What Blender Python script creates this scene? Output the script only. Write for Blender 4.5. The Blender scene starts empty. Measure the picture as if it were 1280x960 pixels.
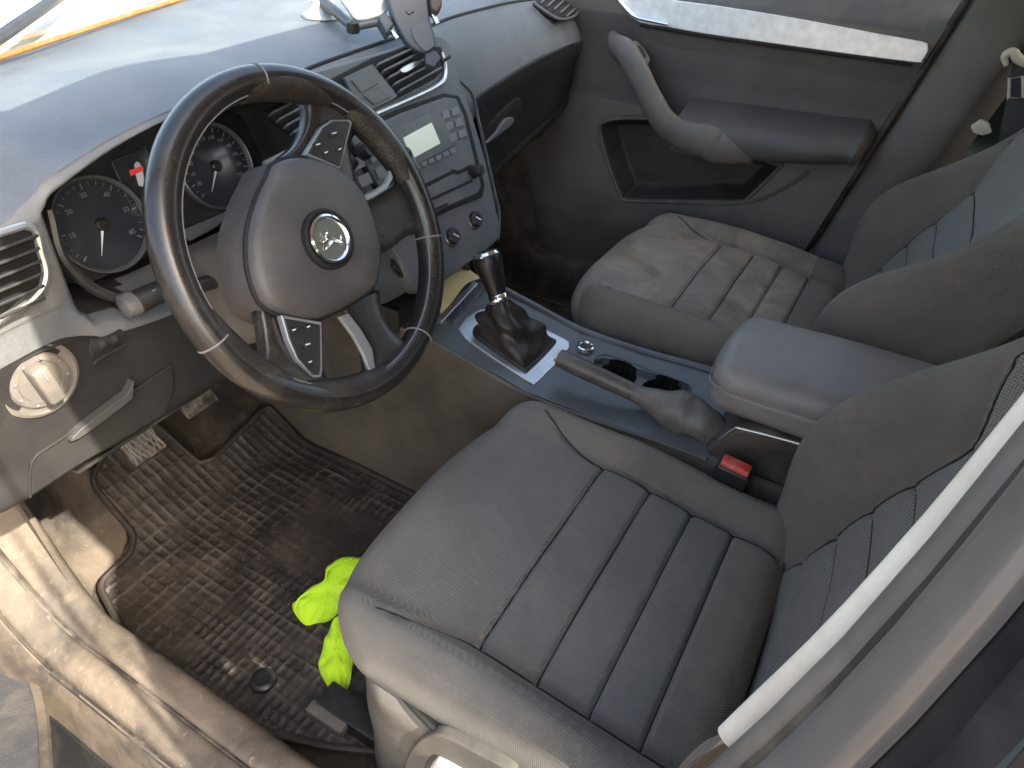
import bpy, bmesh, math, random
import numpy as np
from mathutils import Vector, Matrix, Euler
random.seed(4); RNG = np.random.default_rng(7)
sc = bpy.context.scene
COL = sc.collection
# ---------------------------------------------------------------- camera (metres: x right, y forward, z up, 0 = cabin floor)
CAM = Vector((-.8851, .0173, 1.0260)); ROT = Euler((.9092, -.0381, -1.0395)); FOC = 871.3
RM = ROT.to_matrix()
cam = bpy.data.objects.new('camera', bpy.data.cameras.new('camera')); COL.objects.link(cam)
cam.location = CAM; cam.rotation_euler = ROT
cam.data.sensor_width = 36; cam.data.lens = FOC/1280*36; cam.data.clip_start = .02; cam.data.clip_end = 500
sc.camera = cam
def ray(px, py): return RM @ Vector(((px-640)/FOC, (480-py)/FOC, -1))
def at(px, py, **k):                       # point of the car that the photo shows at px,py, given one coordinate
    a, v = list(k.items())[0]; i = 'xyz'.index(a); d = ray(px, py)
    return CAM + d*((v-CAM[i])/d[i])
class Plane:
    def __init__(s, o, n): s.o = Vector(o); s.n = Vector(n).normalized()
    def hit(s, px, py, off=0):
        d = ray(px, py); o = s.o + s.n*off
        return CAM + d*((o-CAM).dot(s.n)/d.dot(s.n))
    def poly(s, pts, off=0): return [s.hit(p[0], p[1], off) for p in pts]
# ---------------------------------------------------------------- objects
BASE = {}
def tag(o, label=None, cat=None, group=None, kind=None):
    for k, v in (('label', label), ('category', cat), ('group', group), ('kind', kind)):
        if v: o[k] = v
    return o
def thing(name, loc, label, cat, group=None):
    o = bpy.data.objects.new(name, None); COL.objects.link(o); o.location = loc; o.empty_display_size = .05
    BASE[o.name] = Vector(loc); return tag(o, label, cat, group)
def fin(name, bm, mat, parent=None, smooth=True, sharp=38, wn=False):
    bmesh.ops.remove_doubles(bm, verts=bm.verts, dist=1e-6)
    bmesh.ops.recalc_face_normals(bm, faces=bm.faces)
    if parent is not None: b = BASE[parent.name]
    else:
        xs = [v.co for v in bm.verts]
        b = Vector((sum(v.x for v in xs)/len(xs), sum(v.y for v in xs)/len(xs), min(v.z for v in xs)))
    for v in bm.verts: v.co -= b
    for f in bm.faces: f.smooth = smooth
    if smooth:
        for e in bm.edges:
            if len(e.link_faces) == 2 and e.calc_face_angle(0) > math.radians(sharp): e.smooth = False
    me = bpy.data.meshes.new(name); bm.to_mesh(me); bm.free()
    for m in (mat if isinstance(mat, (list, tuple)) else [mat]): me.materials.append(m)
    o = bpy.data.objects.new(name, me); COL.objects.link(o)
    if parent is not None: o.parent = parent
    else: o.location = b
    BASE[o.name] = b
    if wn:
        w = o.modifiers.new('wn', 'WEIGHTED_NORMAL'); w.keep_sharp = True
    return o
def bmof(V, F):
    bm = bmesh.new(); vs = [bm.verts.new(v) for v in V]
    for f in F:
        try: bm.faces.new([vs[i] for i in f])
        except ValueError: pass
    return bm
def crom(P, n, closed=False):              # Catmull-Rom through points
    P = np.array([tuple(p) for p in P], float); N = len(P); out = []
    m = N if closed else N-1
    for i in range(m):
        p1, p2 = P[i], P[(i+1) % N]
        p0 = P[i-1] if (closed or i > 0) else 2*p1-p2
        p3 = P[(i+2) % N] if (closed or i < N-2) else 2*p2-p1
        for k in range(n):
            t = k/n
            out.append(.5*((2*p1)+(-p0+p2)*t+(2*p0-5*p1+4*p2-p3)*t*t+(-p0+3*p1-3*p2+p3)*t**3))
    if not closed: out.append(P[-1])
    return np.array(out)
def grid_bm(rows, nu=6, nv=6, thick=0, fn=None):      # rows of control points -> smooth sheet
    R = [crom(r, nu) for r in rows]
    A = np.stack([crom([r[j] for r in R], nv) for j in range(len(R[0]))], 1)
    if fn is not None: A = fn(A)
    h, w = A.shape[:2]
    V = A.reshape(-1, 3); F = [(i*w+j, i*w+j+1, (i+1)*w+j+1, (i+1)*w+j) for i in range(h-1) for j in range(w-1)]
    bm = bmof([tuple(v) for v in V], F)
    if thick: solidify(bm, thick)
    return bm
def solidify(bm, t):
    bmesh.ops.recalc_face_normals(bm, faces=bm.faces)
    bmesh.ops.solidify(bm, geom=list(bm.faces), thickness=t)
def prism_bm(pts, n, depth, bevel=0, seg=3):          # outline pts, extruded back from the face along -n
    n = Vector(n).normalized(); bm = bmesh.new()
    a = [bm.verts.new(Vector(p)) for p in pts]; b = [bm.verts.new(Vector(p)-n*depth) for p in pts]
    bm.faces.new(a); bm.faces.new(b[::-1])
    N = len(pts)
    for i in range(N): bm.faces.new((a[i], b[i], b[(i+1) % N], a[(i+1) % N]))
    bmesh.ops.recalc_face_normals(bm, faces=bm.faces)
    if bevel:
        es = [e for e in bm.edges if e.calc_face_angle(0) > math.radians(40)]
        bmesh.ops.bevel(bm, geom=es, offset=bevel, segments=seg, profile=.5, affect='EDGES', clamp_overlap=True)
    return bm
def prism(name, pts, n, depth, mat, parent, bevel=.002, seg=3): return fin(name, prism_bm(pts, n, depth, bevel, seg), mat, parent, wn=True)
def box_bm(c, ax, half, bevel=.003, seg=2):
    c = Vector(c); X, Y, Z = [Vector(a).normalized() for a in ax]
    pts = [c+X*(sx*half[0])+Y*(sy*half[1])+Z*half[2] for sx, sy in ((-1,-1),(1,-1),(1,1),(-1,1))]
    return prism_bm(pts, Z, 2*half[2], bevel, seg)
AX = ((1,0,0),(0,1,0),(0,0,1))
def join(*bms):
    o = bmesh.new()
    for b in bms:
        me = bpy.data.meshes.new('t'); b.to_mesh(me); o.from_mesh(me); bpy.data.meshes.remove(me); b.free()
    return o
def tube_bm(pts, rad, seg=14, closed=False, flat=1.0, up=None, sub=1, cap=True):
    P = crom(pts, sub, closed) if sub > 1 else np.array([tuple(p) for p in pts], float)
    N = len(P)
    if np.isscalar(rad): rr = np.full(N, rad)
    else: rr = np.interp(np.linspace(0, 1, N), np.linspace(0, 1, len(rad)), rad)
    bm = bmesh.new(); rings = []; prev = None
    for i in range(N):
        a = P[i-1] if (i > 0 or closed) else P[i]; b = P[(i+1) % N] if (i < N-1 or closed) else P[i]
        t = Vector(b-a).normalized()
        if up is not None: u = Vector(up) - t*Vector(up).dot(t)
        elif prev is not None: u = prev - t*prev.dot(t)
        else:
            u = Vector((0,0,1)); u = u - t*u.dot(t)
            if u.length < .1: u = Vector((0,1,0)) - t*t.y
        u.normalize(); prev = u; w = t.cross(u)
        rings.append([bm.verts.new(Vector(P[i])+(u*math.cos(q)*flat+w*math.sin(q))*rr[i]) for q in [2*math.pi*k/seg for k in range(seg)]])
    for i in range(N if closed else N-1):
        A, B = rings[i], rings[(i+1) % N]
        for k in range(seg): bm.faces.new((A[k], A[(k+1) % seg], B[(k+1) % seg], B[k]))
    if not closed and cap: bm.faces.new(rings[0][::-1]); bm.faces.new(rings[-1])
    return bm
def lathe_bm(c, axis, prof, seg=40):                   # prof: (radius, height along axis)
    c = Vector(c); z = Vector(axis).normalized(); x = z.orthogonal().normalized(); y = z.cross(x)
    bm = bmesh.new(); rings = []
    for r, h in prof:
        rings.append([bm.verts.new(c+z*h+(x*math.cos(2*math.pi*k/seg)+y*math.sin(2*math.pi*k/seg))*max(r, 1e-5)) for k in range(seg)])
    for A, B in zip(rings, rings[1:]):
        for k in range(seg): bm.faces.new((A[k], A[(k+1) % seg], B[(k+1) % seg], B[k]))
    if prof[0][0] > 1e-4: bm.faces.new(rings[0][::-1])
    if prof[-1][0] > 1e-4: bm.faces.new(rings[-1])
    return bm
def rbox_bm(half, r, n, deform):                       # dense rounded box, then free deformation (world coordinates)
    hx, hy, hz = half; V = []; F = []; key = {}
    def vert(p):
        p = np.array(p); k = tuple(np.round(p, 6))
        if k in key: return key[k]
        H = np.array(half); q = np.clip(p*H, -(H-r), H-r); d = p*H-q; L = np.linalg.norm(d)
        w = q+d/L*r if L > 1e-9 else p*H
        key[k] = len(V); V.append(w); return key[k]
    def lin(m, h):                                      # denser towards rounded edges
        return np.unique(np.concatenate([np.linspace(-1, -1+r/h, 6), np.linspace(-1+r/h, 1-r/h, m), np.linspace(1-r/h, 1, 6)]).round(7))
    gs = [lin(n[i], half[i]) for i in range(3)]
    for a in range(3):
        b, c = (a+1) % 3, (a+2) % 3
        for s in (-1, 1):
            gb, gc = gs[b], gs[c]; idx = {}
            for i, u in enumerate(gb):
                for j, v in enumerate(gc):
                    p = [0, 0, 0]; p[a] = s; p[b] = u; p[c] = v; idx[i, j] = vert(p)
            for i in range(len(gb)-1):
                for j in range(len(gc)-1): F.append((idx[i, j], idx[i+1, j], idx[i+1, j+1], idx[i, j+1]))
    A = deform(np.array(V)); return bmof([tuple(v) for v in A], F)
def rnd(pts, n=5): return [Vector(p) for p in crom(pts, n, True)]
from mathutils.bvhtree import BVHTree
def stitch(name, bvh, xy, par, r=.0007, d=(0,0,-1), h=1.0, m=None):      # thread laid on a surface
    P = []
    for q in xy:
        o = Vector(q); hit = bvh.ray_cast(o-Vector(d)*h, Vector(d), 2)
        if hit[0] is not None: P.append(hit[0]+hit[1]*.0002*(1 if hit[1].dot(Vector(d)) < 0 else -1))
    if len(P) > 2: return fin(name, tube_bm(P, r, 5), m or STITCH, par)
def text(name, s, loc, size, right, up, mat, parent, ext=.0003):
    cu = bpy.data.curves.new(name, 'FONT'); cu.body = s; cu.size = size; cu.align_x = 'CENTER'; cu.align_y = 'CENTER'; cu.extrude = ext
    t = bpy.data.objects.new('tmp', cu); COL.objects.link(t)
    dg = bpy.context.evaluated_depsgraph_get(); me = bpy.data.meshes.new_from_object(t.evaluated_get(dg))
    bm = bmesh.new(); bm.from_mesh(me); bpy.data.objects.remove(t); bpy.data.curves.remove(cu); bpy.data.meshes.remove(me)
    R = Vector(right).normalized(); n = R.cross(Vector(up)).normalized(); U = n.cross(R)
    for v in bm.verts: v.co = Vector(loc)+R*v.co.x+U*v.co.y+n*v.co.z
    return fin(name, bm, mat, parent, smooth=False)
# ---------------------------------------------------------------- materials
def mat(name, col, rough=.5, metal=0, bump=None, var=None, dust=None, weave=None, stain=None, coat=0, spec=.5, sheen=0, emit=None, alpha=None, fold=None):
    m = bpy.data.materials.new(name); m.use_nodes = True; nt = m.node_tree; N, L = nt.nodes, nt.links
    b = N['Principled BSDF']; tc = N.new('ShaderNodeTexCoord'); O = tc.outputs['Object']
    def noise(s, d=4, r=.55, dist=0):
        n = N.new('ShaderNodeTexNoise'); n.inputs['Scale'].default_value = s; n.inputs['Detail'].default_value = d
        n.inputs['Roughness'].default_value = r; n.inputs['Distortion'].default_value = dist; L.new(O, n.inputs['Vector']); return n.outputs['Fac']
    def ramp(f, a, c):
        r = N.new('ShaderNodeMapRange'); r.inputs['From Min'].default_value = a; r.inputs['From Max'].default_value = c; L.new(f, r.inputs['Value']); return r.outputs['Result']
    def mul(f, k):
        q = N.new('ShaderNodeMath'); q.operation = 'MULTIPLY'; L.new(f, q.inputs[0])
        if hasattr(k, 'is_linked'): L.new(k, q.inputs[1])
        else: q.inputs[1].default_value = k
        return q.outputs[0]
    def mixc(f, A, B):
        x = N.new('ShaderNodeMix'); x.data_type = 'RGBA'
        if hasattr(f, 'is_linked'): L.new(f, x.inputs['Factor'])
        else: x.inputs['Factor'].default_value = f
        for s, i in ((A, 6), (B, 7)):
            if hasattr(s, 'is_linked'): L.new(s, x.inputs[i])
            else: x.inputs[i].default_value = (*s, 1)
        return x.outputs[2]
    c = tuple(col); out = None
    if var:
        f = ramp(noise(var[0], 5), .3, .7); out = mixc(f, tuple(x*(1-var[1]) for x in c), tuple(min(1, x*(1+var[1])) for x in c))
    cur = out if out is not None else c
    rgh = None
    if dust:                                            # (colour, amount, scale, lo, hi)
        f = mul(ramp(noise(dust[2], 8, .65, .4), dust[3], dust[4]), dust[1]); cur = mixc(f, cur, dust[0])
        rgh = f
    if stain:
        for (sc_, lo, hi, amt, scol) in stain:
            f = mul(ramp(noise(sc_, 6, .6, .6), lo, hi), amt); cur = mixc(f, cur, scol)
    hs = []
    if weave:
        if weave[0] > 2:
            v = N.new('ShaderNodeTexVoronoi'); v.inputs['Scale'].default_value = weave[0]; L.new(O, v.inputs['Vector']); wv_ = v.outputs['Distance']
        else:                                           # regular knit: crossed sine ridges, weave[0] = pitch in metres
            sp_ = N.new('ShaderNodeSeparateXYZ'); L.new(O, sp_.inputs[0]); k_ = 2*math.pi/weave[0]
            yz = N.new('ShaderNodeMath'); yz.operation = 'SUBTRACT'; L.new(sp_.outputs[1], yz.inputs[0]); L.new(sp_.outputs[2], yz.inputs[1])
            def sn(a_, kk, off):
                ns_ = N.new('ShaderNodeMath'); ns_.operation = 'MULTIPLY_ADD'; L.new(a_, ns_.inputs[0]); ns_.inputs[1].default_value = kk; L.new(off, ns_.inputs[2])
                q = N.new('ShaderNodeMath'); q.operation = 'SINE'; L.new(ns_.outputs[0], q.inputs[0]); return q.outputs[0]
            jit = mul(noise(120, 2), 3.0)
            pm = N.new('ShaderNodeMath'); pm.operation = 'MULTIPLY_ADD'; ad_ = N.new('ShaderNodeMath'); ad_.operation = 'ADD'; L.new(sp_.outputs[1], ad_.inputs[0]); L.new(sp_.outputs[2], ad_.inputs[1])
            xa = N.new('ShaderNodeMath'); xa.operation = 'MULTIPLY_ADD'; L.new(ad_.outputs[0], xa.inputs[0]); xa.inputs[1].default_value = .6; L.new(sp_.outputs[0], xa.inputs[2])
            L.new(sn(xa.outputs[0], k_, jit), pm.inputs[0]); L.new(sn(yz.outputs[0], k_, jit), pm.inputs[1]); pm.inputs[2].default_value = .5
            wv_ = pm.outputs[0]
        cur = mixc(mul(ramp(wv_, .2, .8), weave[1]), cur, tuple(x*.35 for x in col)); hs.append((wv_, -weave[2]))
    if hasattr(cur, 'is_linked'): L.new(cur, b.inputs['Base Color'])
    else: b.inputs['Base Color'].default_value = (*cur, 1)
    b.inputs['Roughness'].default_value = rough
    if rgh is not None:
        q = N.new('ShaderNodeMapRange'); q.inputs['To Min'].default_value = rough; q.inputs['To Max'].default_value = min(.95, rough+.35); L.new(rgh, q.inputs['Value']); L.new(q.outputs['Result'], b.inputs['Roughness'])
    b.inputs['Metallic'].default_value = metal; b.inputs['Coat Weight'].default_value = coat; b.inputs['Coat Roughness'].default_value = .15
    b.inputs['Specular IOR Level'].default_value = spec
    if sheen: b.inputs['Sheen Weight'].default_value = sheen; b.inputs['Sheen Roughness'].default_value = .5
    if emit: b.inputs['Emission Color'].default_value = (*emit[0], 1); b.inputs['Emission Strength'].default_value = emit[1]
    prev = None
    L2 = []
    if bump: L2.append((noise(bump[0], 3, .6), bump[1], bump[2]))
    if fold: L2.append((noise(fold[0], 3, .5, fold[3] if len(fold) > 3 else 0), fold[1], fold[2]))
    if weave: L2.append((hs[0][0], -hs[0][1] if hs[0][1] > 0 else 1.0, .0006))
    for h, s, d in L2:
        n = N.new('ShaderNodeBump'); n.inputs['Strength'].default_value = min(1, abs(s)); n.inputs['Distance'].default_value = d; L.new(h, n.inputs['Height'])
        if prev: L.new(prev, n.inputs['Normal'])
        prev = n.outputs['Normal']
    if prev: L.new(prev, b.inputs['Normal'])
    return m
TAN = (.42, .34, .25); DUST = (.30, .27, .23)
DASH = mat('dash_plastic', (.100, .114, .130), .42, bump=(420, .6, .0010), var=(6, .12), dust=(DUST, .35, 14, .4, .8))
DASHTOP = mat('dash_top_plastic', (.095, .110, .130), .48, bump=(380, .7, .0012), var=(5, .1), dust=((.30,.29,.28), .35, 9, .4, .85))
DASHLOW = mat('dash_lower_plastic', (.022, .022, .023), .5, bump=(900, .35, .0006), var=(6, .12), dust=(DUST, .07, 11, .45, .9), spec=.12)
DARKP = mat('dark_plastic', (.018, .018, .019), .38, bump=(900, .2, .0004), dust=(DUST, .12, 20, .5, .8))
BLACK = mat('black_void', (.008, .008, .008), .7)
RIBM = mat('dusty_rubber_rib', (.052, .045, .039), .62, bump=(260,.6,.0015), var=(16,.5), dust=((.16,.125,.10), .6, 9, .48, .8))
GREYP = mat('grey_plastic', (.10, .094, .086), .5, bump=(800, .3, .0006), var=(8, .1), dust=(TAN, .3, 13, .42, .85), spec=.3)
SILVER = mat('silver_trim', (.55, .57, .58), .32, metal=.85, var=(20, .08), dust=(DUST, .2, 25, .45, .8))
SATIN = mat('satin_console_trim', (.105, .112, .120), .36, metal=.1, bump=(900, .15, .0004), dust=(DUST, .25, 25, .45, .8))
CHROME = mat('chrome', (.8, .8, .8), .12, metal=1)
ALU = mat('brushed_door_strip', (.85, .85, .87), .36, metal=.35, var=(60, .12), bump=(300, .15, .0004))
FAB = mat('seat_fabric', (.215, .203, .182), .9, bump=(1400, .5, .0006), var=(7, .16), dust=(TAN, .22, 16, .45, .85), weave=(.0034, .38, .8), sheen=.08, spec=.2,
          stain=[(9, .58, .74, .18, (.34,.31,.28)), (40, .62, .74, .25, (.36,.33,.28))])
FABB = mat('bolster_fabric', (.215, .190, .158), .9, bump=(1200, .5, .0006), var=(8, .18), dust=(TAN, .42, 10, .40, .85), weave=(.0034, .30, .7), sheen=.08, spec=.2)
FABP = mat('stained_fabric', (.36, .31, .26), .9, bump=(1400, .5, .0006), var=(7, .2), dust=(TAN, .40, 9, .42, .8), weave=(.0034, .38, .8), sheen=.08, spec=.2,
          stain=[(13, .50, .62, .65, (.52,.42,.31)), (6, .50, .66, .6, (.15,.105,.07)), (34, .56, .68, .4, (.50,.42,.32))])
WAFF = mat('waffle_fabric', (.265, .245, .212), .9, bump=(900, .5, .0008), var=(9, .1), weave=(.0058, .62, 1.0), sheen=.08, spec=.2)
LEATH = mat('worn_leather', (.018, .016, .016), .26, bump=(700, .35, .0006), var=(20, .25), dust=(TAN, .10, 22, .5, .85), coat=.3)
LEATHP = mat('perforated_leather', (.03, .023, .020), .42, weave=(520, .6, 1.0), var=(20, .25), dust=(TAN, .2, 22, .45, .8))
GAITER = mat('gaiter_leather', (.022, .017, .015), .36, bump=(400, .3, .0008), fold=(20, .5, .008, .8), dust=(TAN, .07, 22, .45, .8))
BOOTL = mat('handbrake_boot_leather', (.12, .105, .088), .42, bump=(500, .3, .0008), fold=(18, .4, .006, .8), dust=(TAN, .25, 20, .4, .8))
ARMV = mat('armrest_vinyl', (.20, .185, .172), .38, bump=(600, .6, .0008), var=(9, .12), dust=(TAN, .4, 9, .4, .85))
AIRB = mat('airbag_plastic', (.075, .070, .070), .45, bump=(450, .6, .0010), var=(8, .1), dust=(DUST, .22, 12, .42, .85))
MATR = mat('rubber_mat', (.027, .023, .020), .6, bump=(260, .6, .0015), var=(16, .4), dust=((.12,.095,.075), .6, 11, .47, .8),
           stain=[(38, .62, .74, .5, (.16,.10,.065)), (5, .5, .7, .35, (.055,.042,.035))])
CARP = mat('dirty_carpet', (.040, .030, .023), .95, bump=(500, 1, .003), var=(12, .4), dust=((.15,.115,.085), .7, 16, .47, .8), stain=[(60, .60, .72, .4, (.18,.135,.095))])
CARPSIDE = mat('console_side_trim', (.070, .058, .047), .9, bump=(500, .6, .001), var=(6, .2), dust=(TAN, .22, 7, .4, .85))
SILL = mat('dusty_sill_plastic', (.042, .039, .037), .75, bump=(260, .6, .0012), var=(8, .25), dust=((.36,.29,.215), .50, 7, .35, .75), stain=[(20, .56, .74, .30, (.28,.22,.16)), (90, .62, .72, .4, (.32,.25,.19))], spec=.25)
RUB = mat('door_seal_rubber', (.02, .019, .018), .6, bump=(400, .3, .001), dust=(TAN, .35, 18, .45, .8))
SEALG = mat('grey_seal_rubber', (.10, .095, .088), .55, dust=(TAN, .4, 18, .4, .8))
DOORP = mat('door_panel_plastic', (.125, .110, .100), .5, bump=(380, .7, .0012), var=(5, .15), dust=(TAN, .25, 7, .4, .85))
DOORV = mat('door_insert_vinyl', (.095, .086, .082), .55, bump=(380, .7, .0012), var=(5, .12), dust=(TAN, .16, 8, .45, .85))
POCK = mat('pocket_liner', (.030, .024, .021), .6, bump=(700, .4, .0008), dust=(TAN, .15, 8, .45, .85))
PAINT = mat('taupe_car_paint', (.165, .150, .142), .35, metal=.2, coat=.5, var=(4, .06), dust=(TAN, .3, 12, .4, .85))
PAINTD = mat('dark_jamb_and_shade', (.014, .015, .018), .7, spec=.1, dust=(TAN, .10, 10, .45, .8))  # dark jamb colour, also used for the added ground shade sheet
WHITEP = mat('sunlit_cream_trim', (.60, .565, .50), .55, var=(9, .12), bump=(300,.4,.0008), dust=(TAN, .5, 26, .42, .75))  # pale base colour stands in for strong sun on the pillar strip
HIVIS = mat('high_visibility_cloth', (.46, .76, .01), .7, bump=(900, .4, .0006), fold=(28, .9, .006, 1.5), sheen=.2)
YPAP = mat('pale_yellow_cloth', (.90, .78, .42), .8, fold=(60, .6, .003), var=(30, .1))
RED = mat('buckle_red_plastic', (.62, .05, .03), .4, dust=((.75,.4,.35), .4, 60, .4, .7))
GLASSD = mat('gauge_face', (.028, .033, .042), .25, coat=.6)
MARKD = mat('faded_marking', (.17, .18, .20), .5)
MARK = mat('dial_marking', (.75, .77, .8), .5)
REDM = mat('warning_icon_red', (.75, .06, .05), .4, emit=((1, .1, .08), .03))
LCD = mat('radio_lcd', (.42, .47, .42), .3, emit=((.75, .85, .72), .06), coat=.4)
CLOUD = mat('headliner', (.62, .59, .54), .95)
ORANGE = mat('windscreen_edge_strip', (.30, .14, .035), .45, var=(60, .2), dust=(TAN, .4, 40, .4, .8))
COWL = mat('cowl_plastic', (.22, .24, .19), .6, var=(30, .25), dust=(TAN, .6, 60, .4, .7))
CREAM = mat('cream_bonnet_paint', (.50, .46, .38), .4, coat=.4, dust=(TAN, .2, 20, .4, .8))
GRND = mat('dirt_ground', (.33, .27, .20), .95, var=(3, .3), bump=(60, .8, .02), dust=((.16,.12,.09), .7, 9, .4, .7))
STITCH = mat('seam_thread', (.20, .19, .18), .8)
DTHR = mat('dark_seam', (.018,.017,.017), .9)
PEDR = mat('pedal_rubber', (.035, .033, .032), .55, dust=(TAN, .6, 60, .4, .7)); PEDM = mat('pedal_metal', (.16, .15, .14), .5, metal=.3)
BELT = mat('belt_webbing', (.05, .05, .052), .8, bump=(1500, .5, .0005))
IVORY = mat('ivory_plastic', (.62, .58, .48), .45, dust=(TAN, .3, 30, .4, .7))
CLEAR = mat('clear_suction_plastic', (.34,.36,.37), .2, coat=.5)
PHG = mat('holder_plastic', (.07, .082, .10), .4, bump=(900, .2, .0005)); PHL = mat('holder_pad_grey', (.11, .12, .135), .5)
def glass_mat():
    m = bpy.data.materials.new('window_glass'); m.use_nodes = True; nt = m.node_tree; N, L = nt.nodes, nt.links
    for n in list(N):
        if n.type != 'OUTPUT_MATERIAL': N.remove(n)
    out = [n for n in N if n.type == 'OUTPUT_MATERIAL'][0]
    t = N.new('ShaderNodeBsdfTransparent'); t.inputs[0].default_value = (.86, .90, .88, 1); g = N.new('ShaderNodeBsdfGlossy'); g.inputs['Roughness'].default_value = .02
    fr = N.new('ShaderNodeLayerWeight'); fr.inputs[0].default_value = .5; mx = N.new('ShaderNodeMixShader')
    pw = N.new('ShaderNodeMath'); pw.operation = 'POWER'; pw.inputs[1].default_value = 4; L.new(fr.outputs['Facing'], pw.inputs[0])
    ad = N.new('ShaderNodeMath'); ad.operation = 'MULTIPLY_ADD'; ad.inputs[1].default_value = .8; ad.inputs[2].default_value = .04; L.new(pw.outputs[0], ad.inputs[0])
    L.new(ad.outputs[0], mx.inputs[0]); L.new(t.outputs[0], mx.inputs[1]); L.new(g.outputs[0], mx.inputs[2]); L.new(mx.outputs[0], out.inputs[0]); return m
GLASS = glass_mat()

# ================================================================ ground, cabin floor, car body
g = bmof([(-60,-60,-.33),(60,-60,-.33),(60,60,-.33),(-60,60,-.33)], [(0,1,2,3)]); tag(fin('ground', g, GRND), kind='structure')
def fh(x, y): return float(.62*.02*math.log1p(math.exp(min(40, (y-.93)/.02))))
def onfloor(px, py, off=0):
    p = at(px, py, z=off)
    for _ in range(12): p = at(px, py, z=fh(p.x, p.y)+off)
    return p
def floorfn(A):
    B = A.copy(); X, Y = B[..., 0], B[..., 1]
    B[..., 2] += .004*np.sin(X*37+Y*21)+.003*np.sin(Y*53-X*17)
    return B
bm = grid_bm([[(x, y, fh(x, y)-.016) for x in (-.66,-.4,-.2,0,.2,.4,.67)] for y in (-1.7,-.8,0,.3,.5,.7,.85,.9,.94,1.0,1.1,1.2,1.35)], 10, 8, fn=floorfn)
tag(fin('cabin_floor', bm, CARP), kind='structure')

car = thing('car_body', (0, 0, -.33), 'body shell of the car around the cabin, with roof, pillars, dusty door sills and windscreen', 'car body')
def sillsec(y, s=-1):
    k = min(1, max(0, (y-.80)/.22)); k = k*k*(3-2*k)
    P = [(.640,-.012),(.645,.03),(.650,.095),(.660,.130),(.686,.140),(.699,.139),(.703,.126),(.708,.137),(.730,.136),(.742,.128),(.7455,.112),(.750,.118),(.760,.085),(.768,.02),(.778,-.07),(.77,-.20)]
    return [(s*(a-.02*k*(1 if i < 6 else .3)), y, z+(.30*k if 2 <= i else .10*k*i)) for i, (a, z) in enumerate(P)]
for s in (-1, 1):
    ys = [-1.2,-.6,0,.3,.5,.7,.8,.86,.91,.96,1.02,1.1]
    fin('sill_trim', grid_bm([sillsec(y, s) for y in ys], 4, 5), SILL, car)
fin('ground_shade_sheet', grid_bm([[(-.775,y,.0),(-.80,y,-.08),(-.86,y,-.18),(-.95,y,-.26)] for y in (.3,.6,.9,1.2)], 3, 3, thick=.004), PAINTD, car)  # dark sheet added over the ground beside the sill, standing in for shade
# scuff strips and seals on the driver's sill
fin('sill_seal', tube_bm([(-.7035, y, sillsec(y)[6][1] and sillsec(y)[6][2]+.004) for y in (-.6,-.2,.2,.5,.7,.8,.86,.91,.96,1.02)], .0055, 8, sub=4), RUB, car)
fin('sill_seal', tube_bm([(-.7475, y, sillsec(y)[10][2]+.002) for y in (-.6,-.2,.2,.5,.7,.78)], .0045, 8, sub=4), RUB, car)
fin('carpet_edge', tube_bm([(-.645, y, .012) for y in (-.3,0,.3,.5,.7,.84)], .009, 8, sub=4), RUB, car)
# kick panel beside the pedals
rows = [[(-.672,.78,-.01),(-.664,.84,.16),(-.655,.90,.42)], [(-.645,.90,-.01),(-.650,.93,.16),(-.648,.98,.42)], [(-.605,.958,-.008),(-.63,.99,.13),(-.635,1.06,.42)], [(-.565,.966,.0),(-.60,1.02,.13),(-.62,1.12,.42)], [(-.530,.975,.012),(-.575,1.06,.14),(-.61,1.17,.42)], [(-.498,1.02,.045),(-.56,1.12,.17),(-.60,1.21,.45)], [(-.46,1.19,.15),(-.54,1.22,.25),(-.59,1.27,.45)]]
fin('kick_panel', grid_bm(rows, 8, 6), SILL, car)
kp = Plane((-.655,.86,.2), (1,-.25,.1))
a, b = at(2,652,x=-.672), at(40,738,x=-.672)
fin('bonnet_release', box_bm((a+b)/2, (b-a, (1,0,0), (b-a).cross(Vector((1,0,0)))), ((b-a).length/2, .012, .011), .004), GREYP, car)
# passenger-side kick panel
fin('kick_panel', grid_bm([[(.665,.70,.02),(.665,.80,.16),(.665,.86,.40)],[(.63,.86,.0),(.65,.95,.16),(.66,1.0,.40)],[(.60,.98,.03),(.62,1.05,.2),(.63,1.12,.45)],[(.5,1.15,.1),(.55,1.2,.25),(.6,1.25,.45)]], 6, 6), SILL, car)
fin('firewall', grid_bm([[(-.66,1.2,.1),(0,1.2,.1),(.66,1.2,.1)],[(-.66,1.3,.4),(0,1.3,.4),(.66,1.3,.4)],[(-.66,1.32,.7),(0,1.34,.7),(.66,1.32,.7)]], 4, 4), CARP, car)
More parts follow.
